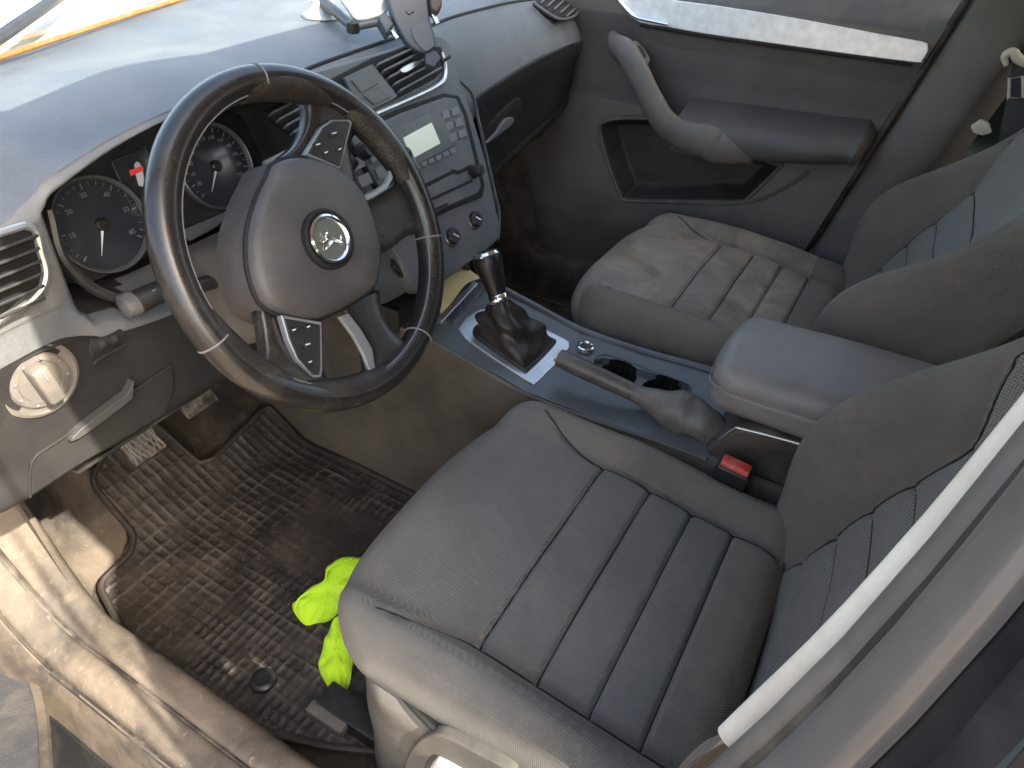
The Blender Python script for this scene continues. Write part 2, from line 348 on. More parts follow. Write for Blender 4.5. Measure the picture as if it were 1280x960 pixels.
# roof, pillars
rr = []
for y, zt, hw in ((.44,1.165,.54),(.38,1.185,.56),(.1,1.205,.57),(-.6,1.21,.57),(-1.3,1.17,.55),(-1.7,1.08,.50)):
    rr.append([(x*hw, y+(.03*(1-x*x) if y > .3 else 0), zt-.035*x**4) for x in (-1,-.8,-.4,0,.4,.8,1)])
fin('headliner', grid_bm(rr, 4, 4), CLOUD, car)
fin('roof', grid_bm([[(p[0]*1.05, p[1], p[2]+.03) for p in r] for r in rr], 4, 4, thick=.01), PAINT, car)
for s in (-1, 1):
    fin('widened_roof_rail', tube_bm([(s*.60,.45,1.125),(s*.640,.1,1.130),(s*.640,-.6,1.130),(s*.60,-1.3,1.10),(s*.54,-1.7,1.03)], [.040,.068,.068,.05,.040], 16, sub=5), CLOUD, car)  # unseen rail made wider than real, to shade the upper fascia
    fin('windscreen_pillar', tube_bm([(s*.575,.44,1.14),(s*.64,.72,1.0),(s*.71,1.02,.80),(s*.74,1.15,.70)], .032, 10, sub=5, flat=.8), GREYP, car)
    fin('rear_panel', grid_bm([[(s*.76,-1.15,-.2),(s*.75,-1.15,.5),(s*.72,-1.15,.84),(s*.60,-1.1,1.12)],[(s*.74,-1.75,-.2),(s*.74,-1.75,.5),(s*.70,-1.72,.84),(s*.53,-1.6,1.07)]], 4, 4, thick=.02), PAINT, car)
fin('roof_header', tube_bm([(-.57,.44,1.14),(-.3,.475,1.16),(0,.485,1.165),(.3,.475,1.16),(.57,.44,1.14)], .026, 10, sub=5), CLOUD, car)
fin('rear_bulkhead', grid_bm([[(-.74,-1.72,-.2),(0,-1.75,-.2),(.74,-1.72,-.2)],[(-.7,-1.7,.8),(0,-1.75,.8),(.7,-1.7,.8)],[(-.53,-1.6,1.08),(0,-1.66,1.09),(.53,-1.6,1.08)]], 4, 4, thick=.02), PAINT, car)
# windscreen with its lower trim
wl = [at(0,72,z=.789), at(110,36,z=.789), at(222,0,z=.789)]
base = [Vector((-.72,.97,.765)), Vector((-.56,1.03,.77))]+[wl[0]+Vector((0,0,0)), wl[1], wl[2], Vector((.2,1.25,.785)), Vector((.45,1.19,.785)), Vector((.70,1.0,.775))]
fin('windscreen_strip', tube_bm(base, .0040, 8, sub=6), ORANGE, car)
top = [Vector((-.57,.45,1.13)), Vector((-.47,.46,1.145)), Vector((-.3,.475,1.15)), Vector((-.1,.48,1.155)), Vector((.05,.48,1.155)), Vector((.2,.475,1.15)), Vector((.38,.465,1.145)), Vector((.57,.45,1.13))]
fin('windscreen', grid_bm([[b+Vector((0,.006,.004)) for b in base], [(b*.5+t*.5)+Vector((0,.03,.03)) for b, t in zip(base, top)], top], 5, 6), GLASS, car)
fin('scuttle_panel', grid_bm([[b+Vector((b.x*.05,.012,-.008)) for b in base], [b+Vector((b.x*.08,.055,-.022)) for b in base], [b+Vector((b.x*.1,.10,-.018)) for b in base]], 5, 4), COWL, car)
fin('bonnet', grid_bm([[b+Vector((b.x*.1,.105,-.035)) for b in base], [b+Vector((b.x*.12,.14,-.010)) for b in base], [Vector((b.x*1.1,1.75,.76-.1*abs(b.x))) for b in base], [Vector((b.x*1.05,2.15,.56-.1*abs(b.x))) for b in base]], 5, 6), CREAM, car)
# wiper lying on the scuttle
fin('wiper_arm', tube_bm([at(-20,60,z=.80), at(60,5,z=.81), at(110,-30,z=.81)], .008, 8, sub=4), DARKP, car)
# pillar beside the camera
def edge(pb, pr, x):
    a = at(*pb, x=x); b = at(*pr, x=x); d = (b-a)/(b.z-a.z); return a, d
def ep(e, z): return e[0]+e[1]*(z-e[0].z)
E0 = edge((895,915),(1280,538),-.676); E1 = edge((910,921),(1280,568),-.684); E2 = edge((909,960),(1280,622),-.712); E3 = edge((1046,960),(1280,772),-.750); E4 = edge((1199,960),(1280,905),-.778)
ZS = [.02,.2,.4,.6,.8,.95,1.12]
lean = lambda z: Vector((max(0, z-.86)*.45, 0, 0))            # the pillar leans inwards towards the roof
z0 = at(903,915,x=-.68).z
pts = []
fin('pillar_strip', grid_bm([[ep(E0, z)+lean(z)+Vector((.004,-.012,0)), ep(E0, z)+lean(z)+Vector((.001,-.001,0)), (ep(E0, z)+ep(E1, z))/2+lean(z)+Vector((0,.003,0)), ep(E1, z)+lean(z)+Vector((-.001,-.001,0)), ep(E1, z)+lean(z)+Vector((-.004,-.012,0))] for z in (z0,.7,.8,.9,1.0,1.12)], 4, 4, thick=.003), WHITEP, car)
fin('door_seal', tube_bm([ep(E1, z)*.45+ep(E2, z)*.55+lean(z)+Vector((0,-.009,0)) for z in ZS], .0105, 12, sub=3), SEALG, car)
fin('door_seal', tube_bm([ep(E2, z)+lean(z)+Vector((0,-.006,0)) for z in ZS], .004, 8, sub=3), RUB, car)
fin('pillar_jamb', grid_bm([[ep(E1, z)+lean(z)+Vector((0,-.012,0)), ep(E2, z)+lean(z)+Vector((0,-.006,0)), ep(E2, z)*.7+ep(E3, z)*.3+lean(z)+Vector((0,.001,0)), ep(E2, z)*.3+ep(E3, z)*.7+lean(z)+Vector((0,.002,0)), ep(E3, z)+lean(z), ep(E3, z)+lean(z)+Vector((-.002,-.006,0))] for z in ZS], 4, 4), PAINT, car)
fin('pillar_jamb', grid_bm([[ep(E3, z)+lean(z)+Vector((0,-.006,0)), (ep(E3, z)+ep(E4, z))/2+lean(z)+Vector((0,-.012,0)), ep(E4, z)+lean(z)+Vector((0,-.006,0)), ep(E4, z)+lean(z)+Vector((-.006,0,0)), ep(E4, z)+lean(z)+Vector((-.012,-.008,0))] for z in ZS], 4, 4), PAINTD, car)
fin('pillar_trim', grid_bm([[ep(E0, z)+lean(z)+Vector((.0,-.004,0)), ep(E0, z)+lean(z)+Vector((.008,-.02,0)), ep(E0, z)+lean(z)+Vector((.016,-.09,0)), ep(E0, z)+lean(z)+Vector((-.005,-.16,0)), ep(E0, z)+lean(z)+Vector((-.05,-.19,0))] for z in ZS], 4, 4), GREYP, car)
# rear side doors (only their faces by the pillar can be glimpsed)
for s in (-1, 1):
    rd = thing('rear_door', (s*.80,-.6,-.2), 'closed rear side door behind the %s seat' % ("driver's" if s < 0 else "passenger's"), 'car door', 'rear doors')
    fin('door_skin', grid_bm([[(s*.80,y,-.15),(s*.812,y,.3),(s*.806,y,.65),(s*.775,y,.82)] for y in (-.035,-.08,-.5,-1.15)], 4, 4, thick=.006), mat('dark_teal_paint_%d' % (s+1), (.03,.055,.06), .4, coat=.2, dust=(TAN,.15,14,.45,.85)), rd)
    fin('inner_panel', grid_bm([[(s*.70,y,-.01),(s*.72,y,.4),(s*.74,y,.82)] for y in (-.20,-.5,-1.15)], 4, 4, thick=.01), DOORP, rd)
    fin('window', bmof([(s*.745,-.20,.83),(s*.745,-1.15,.83),(s*.625,-1.05,1.13),(s*.625,-.20,1.13)], [(0,1,2,3)]), GLASS, rd)

# ---- rubber mats
def inpoly(P, x, y):
    c = np.zeros(x.shape, bool); n = len(P)
    for i in range(n):
        x1, y1 = P[i][:2]; x2, y2 = P[(i+1) % n][:2]
        c ^= ((y1 > y) != (y2 > y)) & (x < (x2-x1)*(y-y1)/((y2-y1) if y2 != y1 else 1e-9)+x1)
    return c
outl = [onfloor(*p, off=.012) for p in ((113,603),(168,668),(163,692),(122,730),(158,797),(215,845),(306,907))]
outl = [Vector((p.x, p.y, 0)) for p in outl]
MP = outl+[Vector(p) for p in ((-.60,.44,0),(-.56,.36,0),(-.20,.36,0),(-.165,.40,0),(-.150,.62,0),(-.148,.78,0),(-.158,.90,0))]
MP += [Vector((p.x, p.y, 0)) for p in (onfloor(*q, off=.012) for q in ((335,505),(268,572),(249,579),(192,529),(150,540)))]
POLY = []
for i, p in enumerate(MP):                              # rounded corners
    a, b = MP[i-1], MP[(i+1) % len(MP)]
    r = min(.02, (a-p).length*.35, (b-p).length*.35); u = p+(a-p).normalized()*r; v = p+(b-p).normalized()*r
    for t in (0, .25, .5, .75, 1): POLY.append(u*(1-t)**2+p*2*t*(1-t)+v*t*t)
def floor_mat(name, poly, mirror, label):
    P = [((-p.x if mirror else p.x), p.y) for p in poly]
    xs = [p[0] for p in P]; ys = [p[1] for p in P]; st = .003
    X, Y = np.meshgrid(np.arange(min(xs), max(xs), st), np.arange(min(ys), max(ys), st))
    In = inpoly(P, X, Y)
    fx = lambda v, c: np.abs((v/c) % 1-.5)*2*c*.5       # distance from cell centre line
    warp = .0008*np.sin(Y*12)
    c1x, c1y = .020, .015
    rx = c1x/2-fx(X+warp, c1x); ry = c1y/2-fx(Y, c1y)
    rib1 = np.maximum(np.exp(-(rx/.0023)**2), np.exp(-(ry/.0023)**2))
    ribL = np.maximum(np.exp(-((.0085-fx(X, .017))/.0024)**2), .9*np.exp(-((.0125-fx(Y, .025))/.0024)**2))
    k = 1/(1+np.exp(-(Y-.74)/.006)); rib = rib1*(1-k)+ribL*k
    heel = np.exp(-(((X-(.33 if mirror else -.33))/.10)**4+((Y-.70)/.12)**4)); rib *= (1-.8*heel)
    rib *= .65+.35*np.sin(X*61+1)*np.sin(Y*47+2)
    Z = np.vectorize(fh)(X, Y)+.008+.0050*rib+.0015*np.sin(X*9)*np.sin(Y*8)
    idx = -np.ones(X.shape, int); V = []
    F = []
    M = In[:-1,:-1] & In[1:,1:] & In[1:,:-1] & In[:-1,1:]
    for i, j in zip(*np.nonzero(M)):
        q = []
        for a, b in ((i,j),(i,j+1),(i+1,j+1),(i+1,j)):
            if idx[a, b] < 0: idx[a, b] = len(V); V.append((X[a, b], Y[a, b], Z[a, b]))
            q.append(int(idx[a, b]))
        F.append(q)
    t = thing(name, (sum(xs)/len(xs), sum(ys)/len(ys), 0), label, 'floor mat', 'rubber floor mats')
    bm = bmof(V, F)
    for f in bm.faces:
        c = f.calc_center_median(); i = min(X.shape[0]-1, int(round((c.y-Y[0,0])/st))); j = min(X.shape[1]-1, int(round((c.x-X[0,0])/st)))
        if rib[i, j] > .42: f.material_index = 1
    fin('ribbed_sheet', bm, [MATR, RIBM], t, sharp=80)
    fin('raised_rim', tube_bm([(p[0], p[1], fh(*p)+.011) for p in P], .0058, 8, closed=True), MATR, t)
    # inner rim line
    return t
dm = floor_mat('floor_mat', POLY, False, "muddy black ribbed rubber mat in the driver's footwell")
fin('fixing_button', lathe_bm(onfloor(329,851,.012), (0,0,1), [(.019,-.004),(.019,.004),(.016,.007),(.012,.0075),(.0115,.0055),(0,.0055)]), DARKP, dm)
floor_mat('floor_mat', POLY, True, "black rubber mat in the passenger's footwell beyond the console")
# small grit on the mat: many specks
bm = bmesh.new()
for k in range(420):
    x = RNG.uniform(-.62,-.16); y = RNG.uniform(.38,1.05) if k % 3 else RNG.normal(.80,.08)
    r = .0006+.0022*RNG.random()**4
    bmesh.ops.create_icosphere(bm, subdivisions=1, radius=r, matrix=Matrix.Translation((x, y, fh(x, y)+.012))@Matrix.Diagonal((1, RNG.uniform(.6,1.4), .5, 1)))
tag(fin('dirt_crumbs', bm, mat('dry_mud', (.13,.09,.06), .95, var=(80,.4)), smooth=False), kind='stuff')
# pedals
def pedal(c, wx, wy, label, k):
    t = thing('pedal', c, label, 'pedal', 'pedals'); c = Vector(c); n = Vector((0,-.75,.66)); up = Vector((0,.66,.75)); X = Vector((1,0,0))
    fin('pad', box_bm(c, (X, up, n), (wx, wy, .006), .004), PEDR, t)
    for s in ((-1, 1) if k == 0 else ()):
        for q in range(-3, 4):
            a = c+X*(wx*.9*max(-1, min(1, q/3-.35)))+up*(-wy*.9*s)+n*.008; b = c+X*(wx*.9*max(-1, min(1, q/3+.35)))+up*(wy*.9*s)+n*.008
            fin('tread_line', tube_bm([a, b], .0016, 6), PEDM, t)
    fin('arm', tube_bm([c-n*.006, c-n*.03+up*.05, c+Vector((0,.12,.20))], .008, 8, sub=4), DARKP, t)
pedal(at(173,551,y=.965), .030, .034, 'clutch pedal with a crosshatched metal tread, under the lower dashboard', 0)
pedal(at(243,497,y=.94), .032, .026, 'dark brake pedal behind the lower rim of the steering wheel', 1)
# driver's open door: its lower inner corner at the left of the view
dd = thing('driver_door', (-.80,1.05,-.12), "driver's door standing open, only its dark inner panel corner in view", 'car door')
h = at(52,985,z=.12); h2 = at(42,840,z=.06); h3 = at(-60,700,z=.03)
def dpt(x, y, z): return (x, y, z)
A = [at(58,1000,z=.17), at(46,870,z=.07), at(2,772,z=-.02)]
fin('inner_panel', grid_bm([[p+Vector((-.004,0,0)) for p in A], [p+Vector((-.10,.02,.03)) for p in A], [p+Vector((-.35,.03,.10)) for p in A]], 5, 5, thick=.012), mat('door_card_texture', (.055,.06,.068), .5, bump=(260,.8,.0012), dust=(TAN,.25,14,.45,.8)), dd)
fin('edge_strip', tube_bm([p+Vector((.002,0,0)) for p in A], .007, 8, sub=5), SILL, dd)

dd2 = [[Vector((-.79-.88*t, 1.06-.66*t, z))+Vector((.6,-.8,0))*b for z, b in ((-.12,.0),(.0,.03),(.15,.035),(.30,.02),(.45,.045),(.60,.02),(.76,.015),(.83,.0))] for t in (.10,.35,.65,1.0)]
fin('door_card', grid_bm(dd2, 5, 5, thick=.03), DOORP, dd)
fin('outer_skin', grid_bm([[p-Vector((.6,-.8,0))*.09 for p in r] for r in dd2], 4, 4, thick=.01), PAINT, dd)
fin('window_frame', tube_bm([(-.80,1.05,.83),(-1.05,.87,1.06),(-1.25,.72,1.13),(-1.62,.44,1.13),(-1.67,.40,.83)], .022, 10, sub=6), RUB, dd)
fin('window', bmof([(-.86,1.005,.83),(-1.67,.40,.83),(-1.62,.44,1.12),(-1.25,.72,1.12)], [(0,1,2,3)]), GLASS, dd)
# ================================================================ seats
def ss(a, b, x): t = np.clip((x-a)/(b-a), 0, 1); return t*t*(3-2*t)
def gs(x, c, w_): return np.exp(-((x-c)/w_)**2)
def seam_off(y): return .165+.055*np.clip((y-.25)/.16,0,1)**1.3
STR = (.240, .168, .106, .048)
def make_seat(xc, dy, label, FC, near, mirror, dz=0):
    t = thing('front_seat', (xc, dy, 0), label, 'car seat', 'front seats')
    # cushion
    def cush(A):
        u, v, h = A[:,0].copy(), A[:,1].copy(), A[:,2].copy()
        y = v+.215; top = ss(-.03, .035, h); gt = ss(.0,.036,h)*(1-ss(.33,.40,y))
        fr = ss(.10, .46, y)
        y = y-fr*.075*(np.abs(u)/.235)**3.2
        z = h+.282
        bol = ss(.160, .205, np.abs(u))*(1-.30*fr)
        z += top*((.034+.010*fr*(np.sign(u)*(-near) > 0))*bol - .020*(1-ss(0,.22,y)) + .010*np.cos(u/.165*1.2)*(np.abs(u)<.19) - .045*ss(.36,.50,y)**2*1.0 + .006*fr)
        inner = np.abs(u) < seam_off(y)+.001
        g = 0
        for s_ in STR: g = g + gs(y, s_, .0032)*(np.abs(u) < seam_off(y))
        puff = 0
        for a, b in zip((-.02,)+STR[::-1], STR[::-1]): puff = puff+np.sin(np.pi*np.clip((y-a)/(b-a), 0, 1))*(y > a)*(y < b)
        z += gt*(.0025*puff*inner - .0060*g - .010*gs(np.abs(u), seam_off(y), .0060)*(y > -.02))
        z -= .0025*gs(np.abs(u), .2165, .0025)*gt
        y = y + .004*np.sin(u*21+xc*9)*top*0
        # wrinkles and sag
        z += top*.0022*np.sin(u*29+y*11+xc*5)*np.sin(y*23-u*7)
        x = xc+u*(1-.07*ss(.0,-.05,h) if False else 1)-np.sign(u)*.016*(1-ss(-.044,-.01,h))*ss(.18,.23,np.abs(u))
        return np.stack([x, y+dy, z], 1)
    bm = rbox_bm((.235,.245,.046), .044, (170,180,6), cush)
    for f in bm.faces:
        c = f.calc_center_median(); u = c.x-xc; y = c.y-dy
        o = abs(u) > float(seam_off(np.array(y)))
        f.material_index = 1 if (y < .048 or (o and (u > 0) != mirror)) else 0
    bvh = BVHTree.FromBMesh(bm)
    fin('seat_cushion', bm, [FC, FABB], t, sharp=80)
    yy = np.linspace(-.0, .37, 60)
    for q in STR: stitch('seam', bvh, [(xc+u_, q+dy, .5) for u_ in np.linspace(-seam_off(q)+.002, seam_off(q)-.002, 60)], t, .0013, m=DTHR)
    for s in (-1, 1): stitch('seam', bvh, [(xc+s*seam_off(y), y+dy, .5) for y in np.linspace(-.01,.355,90)], t, .0013, m=DTHR)
    for s in (-1, 1):
        stitch('stitching', bvh, [(xc+s*(seam_off(y)+.006), y+dy, .5) for y in yy if y < .32], t)
        stitch('stitching', bvh, [(xc+s*.2265, y+dy, .5) for y in yy if y < .36], t)
    stitch('stitching', bvh, [(xc+u_, STR[0]+.006+dy, .5) for u_ in np.linspace(-.155,.155,40)], t)
    stitch('stitching', bvh, [(xc+u_, STR[3]-.006+dy, .5) for u_ in np.linspace(-.155,.155,40)], t)
    # stitching lines along the outer bolster seam
    for s in (-1, 1):
        P = []
        for y in np.linspace(.0, .40, 26):
            fr = float(ss(.10,.46,np.array(y+.03))); P.append((xc+s*(.2335-.012*fr), y+dy, .287-.012*fr))
    # moulded base shell
    def shell(A):
        u, v, h = A[:,0].copy(), A[:,1].copy(), A[:,2].copy()
        y = v+.185; fr = ss(.10,.44,y); y = y-fr*.075*(np.abs(u)/.24)**3
        x = u*(1+.035*ss(.0,.10,-h))
        x += np.sign(u)*.004*gs(h, .02, .03)
        z = h+.138
        z += .030*ss(.05,.42,y)*(h > 0)
        return np.stack([xc+x, y+dy, z], 1)
    fin('seat_base', rbox_bm((.244,.236,.112), .030, (24,24,14), shell), GREYP, t, sharp=80)
    Q = []
    for q in range(81):
        a_ = math.pi*q/80; k_ = .243; e_ = .30                     # around the front of the shell, from side to side
        uu = -math.copysign(abs(math.cos(a_))**e_, math.cos(a_))*k_; vv = .421-.42*(1-abs(math.sin(a_))**e_)-.003
        fr_ = float(ss(.10,.44,np.array(vv))); Q.append((xc+uu, vv-fr_*.075*(abs(uu)/.24)**3+dy, .249+.030*float(ss(.05,.42,np.array(vv)))))
    fin('seat_piping', tube_bm(Q, .0042, 8), BLACK, t)
    # rails
    for s in (-1, 1):
        fin('seat_rail', box_bm((xc+s*.19, .22+dy, .020), AX, (.020,.27,.018), .004), SILVER if False else DARKP, t)
        fin('rail_cover', box_bm((xc+s*.215, .462+dy, .026), AX, (.010,.034,.010), .005), GREYP if (s == near) else DARKP, t)
    # backrest
    th = math.radians(22 if near < 0 else 27); S_, C_ = math.sin(th), math.cos(th)
    WS = (.055,.118,.180,.242,.318)
    def back(A):
        u, d, h = A[:,0].copy(), A[:,1].copy(), A[:,2].copy()
        w_ = h+.30; fr = ss(-.01, .045, d)
        au = np.abs(u)
        amp = (.030+.082*gs(w_, .21, .16)) if near < 0 else (.016+.088*gs(w_, .19, .145))
        off = .045*0+fr*(amp*ss(.145,.222,au))
        hw = 1+.05*gs(w_, .2, .2)-.10*ss(.42,.62,w_)
        off -= fr*.010*gs(au, 0, .12)
        so = .158+.05*ss(.30,.45,w_)
        inn = au < so
        g = 0
        for s_ in WS: g = g+gs(w_, s_, .0032)
        puff = 0
        for a, b in zip((0,)+WS[:-1], WS): puff = puff+np.sin(np.pi*np.clip((w_-a)/(b-a), 0, 1))*(w_ > a)*(w_ < b)
        off += fr*(.0022*puff*inn-.0045*g*inn-.008*gs(au, so, .004)-.004*gs(au, .232, .003)*0)
        off += fr*.002*np.sin(u*31+w_*13)*np.sin(w_*19-u*9)
        dd = d+off-.05
        return np.stack([xc+u*hw, dy-.022-w_*S_+dd*C_, .262+w_*C_+dd*S_], 1)
    bm = rbox_bm((.238,.055,.32), .045, (120,8,130), back)
    for f in bm.faces:
        c = f.calc_center_median(); u = abs(c.x-xc); w_ = ((c.z-.262)*C_-(c.y-dy+.022)*S_)
        f.material_index = 0 if u < .158+.05*float(ss(.30,.45,np.array(w_))) else 1
    bvh = BVHTree.FromBMesh(bm); dd_ = Vector((0,-C_,-S_)); bp_ = lambda u_, w: (xc+u_, dy-.022-w*S_, .262+w*C_)
    for q in WS: stitch('seam', bvh, [bp_(u_, q) for u_ in np.linspace(-.155,.155,60)], t, .0012, d=dd_, m=DTHR)
    for s in (-1, 1): stitch('seam', bvh, [bp_(s*(.158+.05*float(ss(.30,.45,np.array(w))))*(1+.05*math.exp(-((w-.2)/.2)**2)), w) for w in np.linspace(.01,.52,90)], t, .0013, d=dd_, m=DTHR)
    fin('backrest', bm, [WAFF, FABB], t, sharp=80)
    for s in (-1, 1):
        for o_ in (.158, ):
            stitch('stitching', bvh, [(xc+s*(o_+.006+.05*float(ss(.30,.45,np.array(w)))), dy-.022-w*S_, .262+w*C_) for w in np.linspace(.03,.5,60)], t, d=dd_)
        stitch('stitching', bvh, [(xc+s*.222*(1+.05*math.exp(-((w-.2)/.2)**2)), dy-.022-w*S_, .262+w*C_) for w in np.linspace(.03,.5,60)], t, d=dd_)
    # reclining side cover
    fin('recliner_cover', rbox_bm((.018,.06,.05), .015, (6,6,6), lambda A: np.stack([A[:,0]+xc+near*.247, A[:,1]+dy-.05, A[:,2]+.22+(-.2*A[:,1])], 1)), GREYP, t)
    # headrest on two posts
    hb = lambda w_, d: Vector((0, dy-.022-w_*S_+d*C_, .262+w_*C_+d*S_))
    def head(A): return np.stack([xc+A[:,0], dy-.022-(A[:,2]+.74)*S_+(A[:,1]-.02)*C_, .262+(A[:,2]+.74)*C_+(A[:,1]-.02)*S_], 1)
    fin('headrest', rbox_bm((.13,.05,.09), .04, (12,6,10), head), FC, t)
    for s in (-1, 1): fin('headrest_post', tube_bm([hb(.60,-.04)+Vector((xc+s*.06,0,0)), hb(.70,-.03)+Vector((xc+s*.06,0,0))], .006, 8), CHROME, t)
    t.location.z += dz
    return t
ds = make_seat(-.360, 0.0, "grey fabric driver's seat with dusty plastic side base, nearest seat", FAB, -1, False)
ps = make_seat(.385, .062, 'brown stained grey fabric passenger seat beyond the console', FABP, 1, True, .022)
# height lever on the near side of the driver's seat
PLV = Plane((-.612,.22,.2), (-1,0,.05))
lv = rnd(PLV.poly([(505,962),(512,940),(530,922),(552,920),(600,944),(640,968),(636,990),(590,975),(556,950),(540,945),(530,960),(522,985),(508,985)]), 3)
fin('height_lever', prism_bm(lv, (-1,0,.05), .014, .003), GREYP, ds, wn=True)
bl = rnd(PLV.poly([(538,965),(545,948),(560,950),(640,1000),(600,1010),(545,990)]), 3)
fin('lever_grip', prism_bm([p+Vector((-.008,0,0)) for p in bl], (-1,0,.05), .02, .005), WHITEP, ds, wn=True)
# belt buckle between seat and console
bk = thing('belt_buckle', at(922,640,x=-.128), "black seat belt buckle with a red release button beside the driver's seat", 'seat belt buckle')
b0 = at(920,583,x=-.128); up = Vector((0,-.10,.99)); sd = Vector((.9,-.1,0)).normalized()
bx = (Vector((1,0,0)), up.cross(Vector((1,0,0))), up)
fin('housing', box_bm(b0-up*.046, bx, (.013,.024,.045), .005, 3), DARKP, bk)
fin('release_button', box_bm(b0-up*.001+Vector((0,0,0)), bx, (.010,.020,.007), .003, 3), RED, bk)
fin('strap', box_bm(b0-up*.13, bx, (.003,.02,.05), .001), BELT, bk)
# ================================================================ dashboard
da = thing('dashboard', (0,.75,.44), 'dusty blue-grey dashboard across the cabin, with instruments, air vents, radio and glovebox', 'dashboard')
# stations: x -> 13 (y,z) points: windscreen base, top x3, lip, under lip, cavity top, cavity bottom, fascia x3, bottom, underside
ST = [
(-.755,[(.98,.74),(.92,.74),(.85,.74),(.78,.74),(.73,.725),(.725,.715),(.725,.70),(.725,.655),(.725,.64),(.73,.58),(.735,.50),(.74,.455),(.82,.45)]),
(-.72,[(.96,.765),(.90,.76),(.84,.755),(.76,.75),(.695,.735),(.686,.725),(.684,.715),(.685,.655),(.687,.64),(.692,.58),(.70,.50),(.705,.455),(.80,.45)]),
(-.62,[(1.00,.772),(.93,.770),(.85,.768),(.77,.760),(.693,.738),(.686,.728),(.685,.718),(.687,.655),(.690,.64),(.695,.58),(.70,.50),(.705,.452),(.80,.44)]),
(-.590,[(1.03,.775),(.95,.774),(.87,.774),(.78,.768),(.697,.747),(.690,.735),(.688,.722),(.691,.655),(.694,.63),(.698,.575),(.70,.50),(.705,.449),(.80,.44)]),
(-.572,[(1.04,.776),(.96,.776),(.88,.777),(.785,.773),(.699,.754),(.693,.742),(.705,.728),(.71,.635),(.697,.615),(.700,.570),(.70,.50),(.705,.448),(.80,.44)]),
(-.552,[(1.05,.777),(.97,.778),(.88,.780),(.79,.780),(.700,.764),(.702,.750),(.80,.735),(.79,.622),(.704,.602),(.702,.565),(.70,.50),(.705,.447),(.80,.44)]),
(-.47,[(1.06,.778),(.98,.780),(.89,.788),(.79,.793),(.700,.783),(.706,.772),(.83,.748),(.815,.604),(.712,.582),(.704,.555),(.70,.50),(.705,.445),(.80,.44)]),
(-.37,[(1.09,.780),(1.00,.783),(.90,.794),(.79,.804),(.700,.792),(.706,.782),(.835,.752),(.815,.604),(.712,.584),(.704,.555),(.70,.50),(.705,.442),(.80,.43)]),
(-.27,[(1.12,.780),(1.02,.784),(.91,.788),(.80,.790),(.706,.774),(.712,.764),(.835,.742),(.815,.604),(.712,.590),(.702,.555),(.70,.50),(.705,.442),(.80,.42)]),
(-.225,[(1.14,.781),(1.03,.784),(.92,.784),(.80,.779),(.718,.760),(.722,.750),(.81,.730),(.80,.615),(.712,.600),(.70,.565),(.695,.50),(.70,.442),(.80,.42)]),
(-.200,[(1.15,.781),(1.04,.783),(.92,.782),(.82,.775),(.745,.757),(.742,.748),(.735,.735),(.712,.660),(.704,.635),(.685,.58),(.668,.52),(.66,.46),(.80,.41)]),
(-.15,[(1.17,.782),(1.05,.784),(.93,.783),(.84,.777),(.772,.765),(.758,.755),(.745,.738),(.710,.660),(.700,.635),(.678,.58),(.652,.52),(.640,.45),(.76,.40)]),
(0,[(1.24,.785),(1.10,.786),(.95,.786),(.85,.782),(.775,.772),(.760,.762),(.748,.742),(.710,.660),(.700,.635),(.676,.58),(.650,.52),(.635,.45),(.75,.40)]),
(.15,[(1.25,.786),(1.12,.787),(.97,.787),(.86,.783),(.785,.773),(.765,.763),(.750,.742),(.714,.660),(.704,.635),(.680,.58),(.655,.52),(.645,.45),(.75,.40)]),
(.19,[(1.25,.786),(1.12,.787),(.97,.787),(.86,.783),(.790,.774),(.772,.762),(.753,.735),(.728,.668),(.722,.64),(.715,.58),(.705,.52),(.70,.47),(.80,.43)]),
(.27,[(1.25,.786),(1.12,.787),(.98,.787),(.87,.784),(.797,.775),(.782,.765),(.758,.730),(.733,.673),(.731,.655),(.742,.60),(.742,.53),(.735,.475),(.86,.45)]),
(.45,[(1.20,.785),(1.10,.786),(.98,.786),(.88,.784),(.803,.772),(.788,.763),(.762,.735),(.735,.690),(.732,.672),(.745,.615),(.748,.55),(.745,.50),(.88,.46)]),
(.60,[(1.10,.782),(1.03,.783),(.96,.782),(.88,.778),(.808,.762),(.792,.753),(.766,.732),(.738,.690),(.735,.675),(.748,.62),(.752,.56),(.755,.52),(.88,.47)]),
(.69,[(1.02,.778),(.98,.776),(.93,.774),(.87,.768),(.812,.752),(.796,.744),(.772,.725),(.745,.685),(.742,.67),(.755,.62),(.765,.56),(.775,.53),(.88,.48)]),
(.725,[(.99,.770),(.96,.768),(.92,.765),(.875,.756),(.830,.735),(.815,.728),(.800,.71),(.785,.67),(.783,.655),(.790,.61),(.80,.56),(.81,.54),(.90,.50)]),
]
def dash_rows(i0, i1): return [[(x, *q) for q in P[i0:i1]] for x, P in ST]
def dashfn(A): return A
bm = grid_bm(dash_rows(0, 5), 8, 8)
fin('top_pad', bm, DASHTOP, da, sharp=60)
bm = grid_bm(dash_rows(4, 13), 8, 8)
bm.faces.ensure_lookup_table()
for fi, f in enumerate(bm.faces):
    c = f.calc_center_median(); k = 4+(fi % 64)/8
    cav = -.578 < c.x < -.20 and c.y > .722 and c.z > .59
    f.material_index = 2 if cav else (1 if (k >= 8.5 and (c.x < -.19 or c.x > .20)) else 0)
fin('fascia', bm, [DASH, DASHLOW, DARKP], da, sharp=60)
FASQ = 1
# seam between top pad and passenger fascia
fin('pad_seam', tube_bm([(x, y+.001, z+.0005) for x, y, z in [(p[0], *p[1][4]) for p in ST if p[0] > -.22]], .0032, 8, sub=5), BLACK, da)
